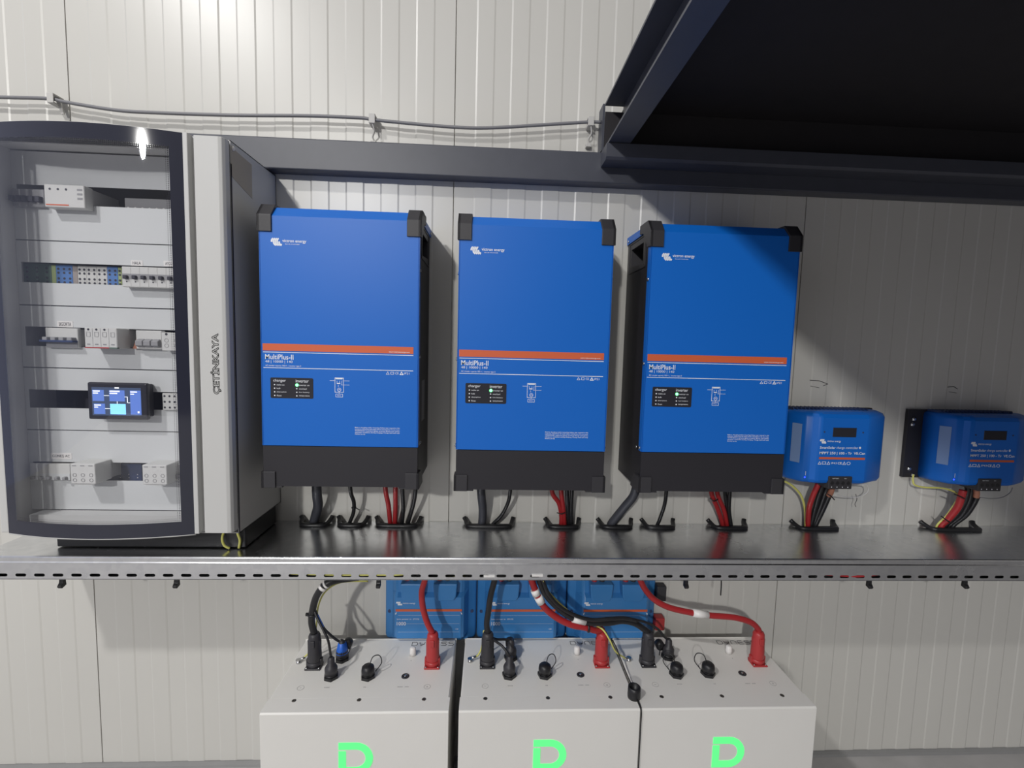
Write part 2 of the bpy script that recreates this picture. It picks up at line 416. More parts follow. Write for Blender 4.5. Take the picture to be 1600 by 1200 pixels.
# ================= CABLE TRAY =================
ZT = 0.7457
notch = [(-0.520, -0.442), (-0.416, -0.341), (-0.309, -0.191), (-0.058, 0.075), (0.177, 0.268), (0.332, 0.423), (0.462, 0.549), (0.663, 0.765), (0.918, 1.040), (1.325, 1.482)]
tray = thing('cable_tray', 'long galvanised steel cable tray with slotted side on the white wall', 'cable tray', (0, 0, 0.688))
mb = MB(); xL, xR = -1.1764, 3.1
out = [(xL, -0.2285), (xR, -0.2285), (xR, -0.001)]
for a, b in reversed(notch): out += [(b, -0.001), (b - 0.004, -0.036), (b - 0.014, -0.044), (a + 0.014, -0.044), (a + 0.004, -0.036), (a, -0.001)]
out += [(xL, -0.001)]
for z in (ZT, ZT - 0.0018):
    vs_ = [mb.bm.verts.new((x, y, z)) for x, y in out]
    es = [mb.bm.edges.new((vs_[i], vs_[(i + 1) % len(vs_)])) for i in range(len(vs_))]
    bmesh.ops.triangle_fill(mb.bm, edges=es, use_beauty=True)
part('lid', mb, 'galv', tray)
# rolled front edge of the lid
part('lid_edge', MB().prism([(-0.2285, ZT), (-0.2305, ZT - 0.0012), (-0.2315, ZT - 0.0035), (-0.2312, ZT - 0.0125), (-0.2330, ZT - 0.0150), (-0.2326, ZT - 0.0180), (-0.2300, ZT - 0.0190), (-0.2290, ZT - 0.0170), (-0.2290, ZT - 0.004)], xL, xR, 'x'), 'galv', tray)
# slotted side: stadium holes 25 x 7 mm at 41.6 mm pitch
mb = MB(); yS = -0.2275; zs0, zs1 = 0.688, 0.7267; zc = 0.6985; n0 = -1.0805
def cell(mb, xa, xb, cx):
    outer = [(xa, zs0), (xb, zs0), (xb, zs1), (xa, zs1)]
    hole = []
    for k in range(6): t = -math.pi / 2 + math.pi * k / 5; hole.append((cx + 0.0085 + 0.0036 * math.cos(t), zc + 0.0036 * math.sin(t)))
    for k in range(6): t = math.pi / 2 + math.pi * k / 5; hole.append((cx - 0.0085 + 0.0036 * math.cos(t), zc + 0.0036 * math.sin(t)))
    es = []
    for loop in (outer, hole):
        v = [mb.bm.verts.new((x, yS, z)) for x, z in loop]
        es += [mb.bm.edges.new((v[i], v[(i + 1) % len(v)])) for i in range(len(v))]
    bmesh.ops.triangle_fill(mb.bm, edges=es, use_beauty=True)
pitch = 0.04151
k = -2
while n0 + k * pitch < 3.05:
    c = n0 + k * pitch; cell(mb, c - pitch / 2, c + pitch / 2, c); k += 1
mb.box(xL, -0.2275, 0.6875, xR, -0.212, 0.6890)
part('slotted_side', mb, 'galv', tray)
part('light_stop_base', MB().box(xL, -0.2273, 0.6882, xR, -0.004, 0.6892), 'galv', tray)  # unseen sheet added to keep light out, so the slots look dark
part('light_stop_end', MB().box(xL, -0.227, 0.6895, xL + 0.0012, -0.0045, 0.7435), 'galv', tray)  # added out of view to stop light entering the open left end
part('back_flange', MB().box(xL, -0.004, 0.690, xR, -0.0025, 0.7425), 'galv', tray)
for (px_, X, lab) in ((97, -1.010, 'leftmost small bracket end under the cable tray'), (262, -0.745, 'bracket end under the tray below the enclosure'), (581, -0.262, 'bracket end under the tray left of the blue distributors'), (1079, 0.513, 'bracket end under the tray right of the blue distributors'), (1385, 1.000, 'bracket end under the tray below the nearer small charger'), (1546, 1.262, 'rightmost bracket end under the cable tray')):
    b = thing('tray_bracket', lab, 'bracket', (X, 0, 0.655), 'bracket arms carrying the cable tray')
    part('arm', MB().box(X - 0.0045, -0.200, 0.676, X + 0.0045, -0.001, 0.687), 'galv', b)
    part('end_hook', MB().prism([(-0.200, 0.687), (-0.206, 0.686), (-0.206, 0.668), (-0.214, 0.662), (-0.210, 0.656), (-0.198, 0.660)], X - 0.005, X + 0.005, 'x', 0.001, 1), 'rubber', b)

# black edge trims in the tray notches
glab = ['under the first inverter, left of three', 'around the thin black cable of the first inverter', 'around the red and black cables of the first inverter', 'wide one under the left of the middle inverter', 'around the red cables of the middle inverter', 'around the slanting conduit of the third inverter', 'around the thin black cable of the third inverter', 'around the red cables of the third inverter', 'under the nearer small charger', 'under the right-hand small charger, partly shaded']
for (a, b), gl in zip(notch, glab):
    z = ZT + 0.004
    p = [(a - 0.006, -0.006, z + 0.012), (a - 0.001, -0.012, z + 0.006), (a + 0.004, -0.030, z), (a + 0.014, -0.042, z), ((a + b) / 2, -0.045, z), (b - 0.014, -0.042, z), (b - 0.004, -0.030, z), (b + 0.001, -0.012, z + 0.006), (b + 0.004, -0.006, z + 0.013)]
    solo('edge_trim', MB().tube(p, 0.0062, 8, 4), 'rubber', 'black rubber edge trim in the tray lid ' + gl, 'edge trim', 'black edge trims round the cable openings')

# ================= INVERTERS =================
def make_inverter(label, loc):
    t = thing('inverter_charger', label, 'inverter', loc, 'blue inverter chargers on the wall')
    Wd, yf = 0.366, -0.207
    P = lambda name, mb, m, par=t, **k: part(name, mb, m, par, local=True, **k)
    # black chassis with pocketed handle recesses on both sides
    mb = MB()
    mb.prism([(-0.002, 0.0), (-0.190, 0.0), (-0.202, 0.004), (-0.202, 0.560), (-0.002, 0.560)], 0.004, Wd - 0.004, 'x')
    mb.prism([(-0.155, 0.560), (-0.202, 0.560), (-0.202, 0.634), (-0.180, 0.655), (-0.155, 0.655)], 0.004, Wd - 0.004, 'x')
    mb.box(0.045, -0.155, 0.560, Wd - 0.045, -0.002, 0.655)
    h = P('housing', mb, 'black')
    for xa, xb in ((0.004, 0.045), (Wd - 0.045, Wd - 0.004)):
        mb = MB()
        mb.box(xa, -0.155, 0.622, xb, -0.002, 0.641)      # bar above the pocket
        mb.box(xa, -0.155, 0.560, xb, -0.138, 0.622)
        mb.box(xa, -0.036, 0.560, xb, -0.002, 0.622)
        mb.prism([(-0.138, 0.560), (-0.138, 0.568), (-0.036, 0.577), (-0.036, 0.560)], xa, xb, 'x')
        xo_ = xa if xa < 0.1 else xb; so = -1 if xa < 0.1 else 1
        for q in ((-0.156, 0.636, -0.020, 0.640), (-0.156, 0.558, -0.020, 0.562), (-0.156, 0.558, -0.152, 0.640), (-0.024, 0.558, -0.020, 0.640)):
            mb.box(xo_, q[0], q[1], xo_ + so * 0.0016, q[2], q[3])
        P('handle', mb, 'capb')
    # blue cover: front sheet, sloped top, folded sides, rear top strap
    pr = [(-0.203, 0.100), (yf, 0.100), (yf, 0.633), (-0.184, 0.657), (-0.003, 0.662), (-0.003, 0.641), (-0.010, 0.641), (-0.010, 0.656), (-0.182, 0.652), (-0.203, 0.631)]
    mb = MB()
    mb.prism([(yf, 0.100), (yf, 0.633), (-0.184, 0.657), (-0.003, 0.662), (-0.003, 0.656), (-0.182, 0.6515), (-0.2025, 0.631), (-0.2025, 0.100)], 0.001, Wd - 0.001, 'x')
    for xa, xb in ((0.0, 0.0028), (Wd - 0.0028, Wd)):
        mb.prism([(yf, 0.100), (yf, 0.632), (-0.187, 0.640), (-0.187, 0.100)], xa, xb, 'x')
        mb.prism([(-0.150, 0.641), (-0.150, 0.657), (-0.003, 0.661), (-0.003, 0.641)], xa, xb, 'x')
    P('front_cover', mb, 'blue', label='blue front cover')
    P('lower_cover', MB().prism([(-0.2025, 0.001), (yf, 0.001), (yf, 0.0985), (-0.2025, 0.0985)], 0.001, Wd - 0.001, 'x'), 'black')
    # corner guards
    for sx in (0, 1):
        xa, xb = (-0.0035, 0.0295) if not sx else (Wd - 0.0295, Wd + 0.0035)
        xo = (-0.0035, 0.0035) if not sx else (Wd - 0.0035, Wd + 0.0035)
        mb = MB()
        mb.prism([(-0.206, 0.597), (-0.2105, 0.597), (-0.2105, 0.635), (-0.186, 0.6635), (-0.155, 0.6645), (-0.155, 0.655), (-0.184, 0.655), (-0.206, 0.633)], xa, xb, 'x', 0.001, 2)
        mb.prism([(-0.2105, 0.597), (-0.2105, 0.635), (-0.186, 0.6635), (-0.125, 0.6645), (-0.125, 0.643), (-0.155, 0.640), (-0.185, 0.600)], xo[0], xo[1], 'x', 0.001, 2)
        P('corner_guard', mb, 'capb')
        mb = MB()
        mb.prism([(-0.206, -0.003), (-0.2105, -0.003), (-0.2105, 0.037), (-0.206, 0.037)], xa, xb, 'x', 0.001, 2)
        mb.prism([(-0.2105, -0.003), (-0.2105, 0.037), (-0.175, 0.037), (-0.150, 0.015), (-0.145, -0.003)], xo[0], xo[1], 'x', 0.001, 2)
        mb.box(xa if not sx else xa - 0.015, -0.2075, -0.003, xb + 0.015 if not sx else xb, -0.15, 0.0005, 0.0005, 1)
        P('corner_guard', mb, 'capb')
    for x in (-0.0005, Wd + 0.0005):
        sg = -1 if x < 0.1 else 1
        for (y, z) in ((-0.198, 0.521), (-0.198, 0.318), (-0.197, 0.108), (-0.172, 0.105)):
            P('screw', MB().lathe((x, y, z), [(0.0042, 0), (0.0042, sg * 0.0012), (0.002, sg * 0.0026)], 'x', 12), 'screw')
        P('screw', MB().lathe((x, -0.020, 0.648), [(0.0035, 0), (0.0035, sg * 0.001), (0.002, sg * 0.002)], 'x', 12), 'screw')
    P('side_label', MB().box(Wd - 0.0042, -0.125, 0.15, Wd - 0.0036, -0.075, 0.255), 'stickg')
    # printing
    yp = yf
    fr = front(yp)
    P('orange_stripe', MB().rect(0.0045, 0.325, 0.3535, 0.3415, yp - 0.0004), 'orange')
    w = MB()
    w.rect(0.0052, 0.3208, 0.3535, 0.3222, yp - 0.0004).rect(0.0055, 0.2842, 0.3535, 0.2856, yp - 0.0004)
    w.text('MultiPlus-II', (0.0098, 0.3047, 0.0746, 0.3165), fr, bold=0.010)
    w.text('48 | 10000 | 140', (0.0100, 0.2952, 0.0725, 0.3025), fr)
    w.text('AC transfer capacity 100 A  |  inverter type II', (0.0100, 0.2872, 0.0915, 0.2920), fr)
    w.text('www.victronenergy.com', (0.296, 0.3268, 0.345, 0.3302), front(yp - 0.0003), bold=0.01)
    # approval marks
    w.stroke([(0.2900, 0.2755), (0.2935, 0.2815), (0.2970, 0.2755)], 0.0008, fr, closed=True)
    w.stroke([(0.3005, 0.2758), (0.3005, 0.2808), (0.3075, 0.2808), (0.3075, 0.2758)], 0.0009, fr, closed=True)
    w.text('CE', (0.3110, 0.2757, 0.3190, 0.2812), fr)
    w.stroke([(0.3225, 0.2755), (0.3260, 0.2815), (0.3295, 0.2755)], 0.0016, fr, closed=True)
    w.text('IP21', (0.3320, 0.2760, 0.3444, 0.2808), fr)
    # logo: two interleaved striped waves and the word mark
    lg = MB()
    for k in range(4):
        x = 0.0285 + k * 0.0042
        lg.stroke([(x, 0.5740), (x + 0.0006, 0.5785), (x + 0.0026, 0.5812), (x + 0.0034, 0.5805)], 0.0034, fr)
        lg.stroke([(x + 0.0045, 0.5755), (x + 0.0058, 0.5700), (x + 0.0085, 0.5675), (x + 0.0100, 0.5700)], 0.0034, fr)
    lg.text('victron energy', (0.0530, 0.5722, 0.1070, 0.5808), fr, bold=0.012)
    lg.text('BLUE POWER', (0.0595, 0.5692, 0.0920, 0.5712), fr)
    P('logo', lg, 'white')
    # warning text block
    lines = ['Before charging and/or inverting follow user manual in this', 'enclosure. Disconnect all supply before maintenance. Do not cover', 'WARNING: explosive gases; prevent flames and sparks', 'adequate ventilation during charging. Charge lead acid only', 'Stationary use only']
    for i, l in enumerate(lines):
        z = 0.1455 - i * 0.0040
        w.text(l, (0.2165, z - 0.0010, 0.2165 + (0.1060 if i < 4 else 0.024), z + 0.0022), fr, bold=0.012)
    # wiring diagram
    w.stroke([(0.1700, 0.2300), (0.1700, 0.2645), (0.1900, 0.2645), (0.1900, 0.2300)], 0.0009, fr, closed=True)
    w.rect(0.172, 0.2612, 0.188, 0.2640, yp - 0.0004)
    w.stroke([(0.1720, 0.2190), (0.1720, 0.2258), (0.1880, 0.2258), (0.1880, 0.2190)], 0.0008, fr, closed=True)
    w.text('Battery', (0.1755, 0.2208, 0.1845, 0.2238), fr)
    for (x0, z0_, x1, z1_) in ((0.1581, 0.2576, 0.172, 0.2576), (0.188, 0.2576, 0.2042, 0.2576), (0.184, 0.2478, 0.2041, 0.2478), (0.18, 0.2320, 0.18, 0.2255), (0.175, 0.2576, 0.175, 0.253), (0.181, 0.2576, 0.181, 0.252), (0.186, 0.2576, 0.186, 0.247), (0.178, 0.2478, 0.178, 0.243)):
        w.stroke([(x0, z0_), (x1, z1_)], 0.0007, fr)
    w.stroke([(0.18 + 0.0042 * math.cos(k * math.pi / 6), 0.2362 + 0.0042 * math.sin(k * math.pi / 6)) for k in range(12)], 0.0008, fr, closed=True)
    w.stroke([(0.1775, 0.2350), (0.18, 0.2375), (0.1825, 0.2350)], 0.0008, fr)
    w.rect(0.1745, 0.2500, 0.1825, 0.2525, yp - 0.0004)
    for sx in (0.1703, 0.1885):
        for sz in (0.2302, 0.2628): w.rect(sx, sz, sx + 0.0014, sz + 0.0014, yp - 0.0004)
    P('printed_text', w, 'white')
    # status panel
    pts = []
    for cx, cz, a0 in ((0.1165, 0.2590, 0), (0.0240, 0.2590, 90), (0.0240, 0.2165, 180), (0.1165, 0.2165, 270)):
        for k in range(4): tt = math.radians(a0 + k * 30); pts.append((cx + 0.003 * math.cos(tt), cz + 0.003 * math.sin(tt)))
    pan = P('status_panel', MB().prism([(a, b) for a, b in pts], yp - 0.0006, yp, 'y'), 'panel')
    fp = front(yp - 0.0006); w = MB()
    w.text('charger', (0.0278, 0.2505, 0.0566, 0.2585), fp); w3 = ('inverter', (0.0793, 0.2515, 0.1094, 0.2585))
    L1 = ['mains on', 'bulk', 'absorption', 'float']; L2 = ['inverter on', 'overload', 'low battery', 'temperature']
    w2 = MB()
    for i in range(4):
        z = 0.2452 - i * 0.00853
        w.text(L1[i], (0.0355, z - 0.0018, 0.0355 + 0.0022 * len(L1[i]), z + 0.0018), fp)
        w2.text(L2[i], (0.0868, z - 0.0018, 0.0868 + 0.0022 * len(L2[i]), z + 0.0018), fp)
    w2.text(w3[0], w3[1], fp)
    P('panel_text', w, 'white', pan); P('panel_text', w2, 'white', pan)
    for i in range(4):
        z = 0.2452 - i * 0.00853
        for j, x in enumerate((0.0306, 0.0816)):
            lit = (i == 0 and j == 1)
            if lit: P('indicator', MB().ball((x + 0.0005, yp - 0.0008, z), 0.0036, (1, 0.35, 1), 12, 8), 'led', pan, label='lit green indicator')
            else: P('indicator', MB().cyl((x, yp - 0.0012, z), (x, yp - 0.0005, z), 0.0016, n=10), 'white', pan)
    return t
inv = make_inverter('blue inverter with black base at left, next to the glass-door enclosure', (-0.5345, 0, 0.910))
c = copy_tree(inv); c.location = (-0.0775, 0, 0.907); c['label'] = 'middle blue inverter of three, between the other two on the wall'
c = copy_tree(inv); c.location = (0.3785, 0, 0.908); c['label'] = 'right-hand blue inverter, its upper corner shaded by the platform'

# ================= CHARGE CONTROLLERS =================
def make_mppt(label, loc):
    t = thing('charge_controller', label, 'solar charge controller', loc, 'small blue solar charge controllers')
    P = lambda name, mb, m, par=t, **k: part(name, mb, m, par, local=True, **k)
    # local x: face starts at 0.067 ; z from 0
    P('mounting_plate', MB().box(-0.035, -0.012, 0.0, 0.29, -0.001, 0.205, 0.001), 'black')
    sec = [(0.012, -0.012), (0.018, -0.052), (0.036, -0.086), (0.040, -0.090), (0.054, -0.0925), (0.066, -0.100), (0.076, -0.103), (0.205, -0.103), (0.214, -0.101), (0.272, -0.075), (0.286, -0.062), (0.292, -0.012)]
    mb = MB(); zz = [(0.0, 0.006, 0.012), (0.004, 0.002, 0.004), (0.012, 0, 0), (0.186, 0, 0), (0.196, 0.002, 0.006), (0.202, 0.010, 0.020)]
    rings = []
    for z, ins, iny in zz:
        r = []
        for x, y in sec:
            k = (x - 0.152) / 0.14; yy = y if y > -0.02 else y + iny
            taper = (z - 0.1) * 0.02
            r.append(mb.bm.verts.new((x - k * ins + k * taper * -0.0, yy, z)))
        rings.append(r)
    for a, b in zip(rings, rings[1:]):
        for i in range(len(sec) - 1): f = mb.bm.faces.new((a[i], a[i + 1], b[i + 1], b[i])); f.smooth = i not in (4, 6)
        mb.bm.faces.new((a[-1], a[0], b[0], b[-1]))
    mb.bm.faces.new(rings[0]); mb.bm.faces.new(rings[-1][::-1])
    P('housing', mb, 'blue')
    # heat sink fins seen over the top edge
    mb = MB()
    for i in range(20): mb.box(0.022 + i * 0.0115, -0.052, 0.2015, 0.0245 + i * 0.0115, -0.013, 0.2075)
    P('heat_sink', mb, 'devd')
    yp = -0.103; fr = front(yp)
    P('display_window', MB().box(0.105, yp - 0.0008, 0.134, 0.172, yp + 0.004, 0.160, 0.0006, 1), 'panel')
    P('orange_stripe', MB().rect(0.0715, 0.0712, 0.2025, 0.0772, yp - 0.0004), 'orange')
    w = MB(); lg = MB()
    for k in range(3):
        x = 0.0715 + k * 0.0040
        lg.stroke([(x, 0.1215), (x + 0.0008, 0.1255), (x + 0.0028, 0.1265)], 0.0034, fr)
        lg.stroke([(x + 0.0045, 0.1225), (x + 0.0058, 0.1170), (x + 0.0085, 0.1165)], 0.0034, fr)
    lg.text('victron energy', (0.0905, 0.1180, 0.1300, 0.1245), fr, bold=0.01)
    P('logo', lg, 'white')
    w.text('SmartSolar', (0.0715, 0.1005, 0.1160, 0.1075), fr, bold=0.015)
    w.text('charge controller', (0.1190, 0.0990, 0.1810, 0.1075), fr)
    w.ball((0.1865, yp, 0.1045), 0.003, (1, 0.1, 1.2), 10, 6)
    w.text('MPPT 250 | 100 - Tr  VE.Can', (0.0715, 0.0832, 0.2020, 0.0925), fr, bold=0.015)
    x = 0.070
    for kind in 'tbtIEto':
        if kind == 't': w.stroke([(x, 0.0570), (x + 0.0040, 0.0645), (x + 0.0080, 0.0570)], 0.0011, fr, closed=True); x += 0.0115
        elif kind == 'b': w.stroke([(x, 0.0575), (x, 0.0640), (x + 0.010, 0.0640), (x + 0.010, 0.0575)], 0.0012, fr, closed=True); x += 0.014
        elif kind == 'I': w.text('IP43', (x, 0.0580, x + 0.016, 0.0635), fr); x += 0.0185
        elif kind == 'E': w.text('CE', (x, 0.0575, x + 0.012, 0.0640), fr, bold=0.02); x += 0.015
        else: w.stroke([(x + 0.005 + 0.005 * math.cos(a * 0.785), 0.0605 + 0.004 * math.sin(a * 0.785)) for a in range(8)], 0.0011, fr, closed=True); x += 0.0135
    P('printed_text', w, 'white')
    for x in (0.081, 0.191): P('screw_hole', MB().cyl((x, yp - 0.0006, 0.1475), (x, yp + 0.001, 0.1475), 0.0024, n=10), 'devd')
    # sticker on the sloped left side
    mb = MB(); a = Vector((0.0206, -0.057, 0)); b = Vector((0.0330, -0.0804, 0)); nrm = Vector((-0.88, -0.47, 0)) * 0.0012
    for z0_, z1_ in ((0.055, 0.165),):
        mb.bm.faces.new([mb.bm.verts.new(q) for q in (a + nrm + Vector((0, 0, z0_)), b + nrm + Vector((0, 0, z0_)), b + nrm + Vector((0, 0, z1_)), a + nrm + Vector((0, 0, z1_)))])
    P('side_sticker', mb, 'stick')
    w = MB()
    for i in range(3): w.rect(0.0445 + i * 0.0042, 0.022, 0.0455 + i * 0.0042, 0.034 + (i == 1) * 0.008, -0.0915)
    P('indicator_labels', w, 'white')
    P('indicator', MB().ball((0.0445, -0.0895, 0.0165), 0.0032, (1, 0.6, 1), 10, 6), 'bled', label='lit blue indicator')
    tb = P('terminal_block', MB().box(0.102, -0.106, -0.012, 0.170, -0.040, 0.024, 0.002), 'capb')
    w = MB()
    for i in range(4): w.ball((0.112 + i * 0.0155, -0.1062, -0.006), 0.0014, (1, 0.4, 1), 8, 5)
    w.text('BATTERY', (0.113, 0.0170, 0.131, 0.0195), front(-0.106)); w.text('PV', (0.147, 0.0170, 0.153, 0.0195), front(-0.106))
    P('terminal_marks', w, 'white', tb)
    mb = MB()
    for i in range(4): mb.cyl((0.1125 + i * 0.0155, -0.1066, 0.0055), (0.1125 + i * 0.0155, -0.104, 0.0055), 0.0052, n=12)
    P('terminal_openings', mb, 'rubber', tb)
    for z in (0.176, 0.160, 0.026): P('mounting_screw', MB().lathe((-0.018 if z > 0.17 or z < 0.1 else -0.021, -0.012, z), [(0.0065, 0), (0.0065, -0.003), (0.003, -0.006)], 'y', 12), 'screw')
    P('earth_stud', MB().lathe((-0.006, -0.012, 0.008), [(0.0055, 0), (0.0055, -0.004), (0.0025, -0.008)], 'y', 8), 'screw')
    return t
mp = make_mppt('small blue charger beside the third inverter, its writing fully lit', (0.841, 0, 0.900))
c = copy_tree(mp); c.location = (1.278, 0, 0.899); c['label'] = 'small blue charger at far right, half in platform shadow with black plate showing'

# ================= BUSBAR DISTRIBUTORS =================
def make_lynx(label, loc, group):
    t = thing('power_distributor', label, 'power distributor', loc, group)
    P = lambda name, mb, m, par=t, **k: part(name, mb, m, par, local=True, **k)
    Wd = 0.2605
    # base with sloping flanks and raised middle
    def sec(z, d): return [(0.0, -0.002), (0.0, -0.022), (0.006, -0.028), (0.022, -0.034), (0.034, -d + 0.006), (0.042, -d), (Wd - 0.042, -d), (Wd - 0.034, -d + 0.006), (Wd - 0.022, -0.034), (Wd - 0.006, -0.028), (Wd, -0.022), (Wd, -0.002)]
    mb = MB(); rings = []
    for z, d, ins in ((0.0, 0.034, 0.008), (0.003, 0.040, 0.003), (0.012, 0.050, 0), (0.0172, 0.0545, 0), (0.030, 0.072, 0), (0.150, 0.074, 0), (0.158, 0.060, 0), (0.195, 0.058, 0.0)):
        rings.append([mb.bm.verts.new((x + (ins if x < Wd / 2 else -ins) * (1 if y > -0.03 else 0.4), y, z)) for x, y in sec(z, d)])
    for a, b in zip(rings, rings[1:]):
        for i in range(11): f = mb.bm.faces.new((a[i], a[i + 1], b[i + 1], b[i])); f.smooth = i in (1, 2, 4, 8, 9)
        mb.bm.faces.new((a[-1], a[0], b[0], b[-1]))
    mb.bm.faces.new(rings[0]); mb.bm.faces.new(rings[-1][::-1])
    P('cover', mb, 'lblue')
    for x in (0.062, 0.152):   # raised lug covers near the top
        P('lug_cover', MB().prism([(x - 0.010, 0.195), (x - 0.007, 0.158), (x, 0.146), (x + 0.046, 0.146), (x + 0.053, 0.158), (x + 0.056, 0.195)], -0.086, -0.056, 'y', 0.003, 2), 'lblue')
    yp = -0.074; fr = front(yp)
    P('orange_stripe', MB().rect(0.035 + 0.003, 0.1095, Wd - 0.035 - 0.004, 0.1160, yp - 0.0004), 'orange')
    w = MB()
    for x, s_ in ((0.0375, 1), (Wd - 0.0385, -1)): w.stroke([(x, 0.1035), (x + 0.003 * s_, 0.1058), (x, 0.1005)], 0.0018, fr)
    for z in (0.098, 0.0735, 0.0490): w.rect(0.045, z, Wd - 0.045, z + 0.0003, yp - 0.0003, 0.0002)
    w.text('lynx power in  (M10)', (0.0415, 0.0845, 0.103, 0.0895), fr); w.text('1000', (0.0415, 0.0690, 0.0665, 0.0795), fr)
    w.text('CE', (Wd - 0.056, 0.0560, Wd - 0.048, 0.0595), fr)
    lg = MB()
    for k in range(3):
        x = 0.0405 + k * 0.0040
        lg.stroke([(x, 0.1330), (x + 0.0008, 0.1360), (x + 0.0028, 0.1368)], 0.0030, fr)
        lg.stroke([(x + 0.0040, 0.1330), (x + 0.0052, 0.1290), (x + 0.0075, 0.1285)], 0.0030, fr)
    lg.text('victron energy', (0.0570, 0.1300, 0.0920, 0.1360), fr)
    P('logo', lg, 'white')
    P('printed_text', w, 'white')
    for x in (0.0125, Wd - 0.0125): P('screw_recess', MB().cyl((x, -0.0318, 0.085), (x, -0.028, 0.085), 0.0048, n=12), 'devd')
    for i, x in enumerate((0.068, 0.090, 0.158, 0.180)): P('cable_lug_cap', MB().cyl((x, -0.062, 0.19), (x, -0.062, 0.203), 0.008, n=12), 'redp' if i % 2 == 0 else 'capb')
    return t
G = 'blue busbar distributors under the tray'
ly = make_lynx('leftmost blue distributor box under the tray, large 1000 readable', (-0.2835, 0, 0.407), G)
c = copy_tree(ly); c.location = (-0.0205, 0, 0.406); c['label'] = 'middle blue distributor box, crossed by black and red cables'
c3 = copy_tree(ly); c3.location = (0.2435, 0, 0.405); c3['label'] = 'right blue distributor box with black and red busbar ends'
for nm, z0_, z1_, m in (('busbar_end', 0.120, 0.165, 'capb'), ('busbar_end', 0.030, 0.068, 'redp')):
    part(nm, MB().box(0.2605, -0.040, z0_, 0.289, -0.012, z1_, 0.003), m, c3, local=True, label='red busbar end cap' if m == 'redp' else 'black busbar end cap')
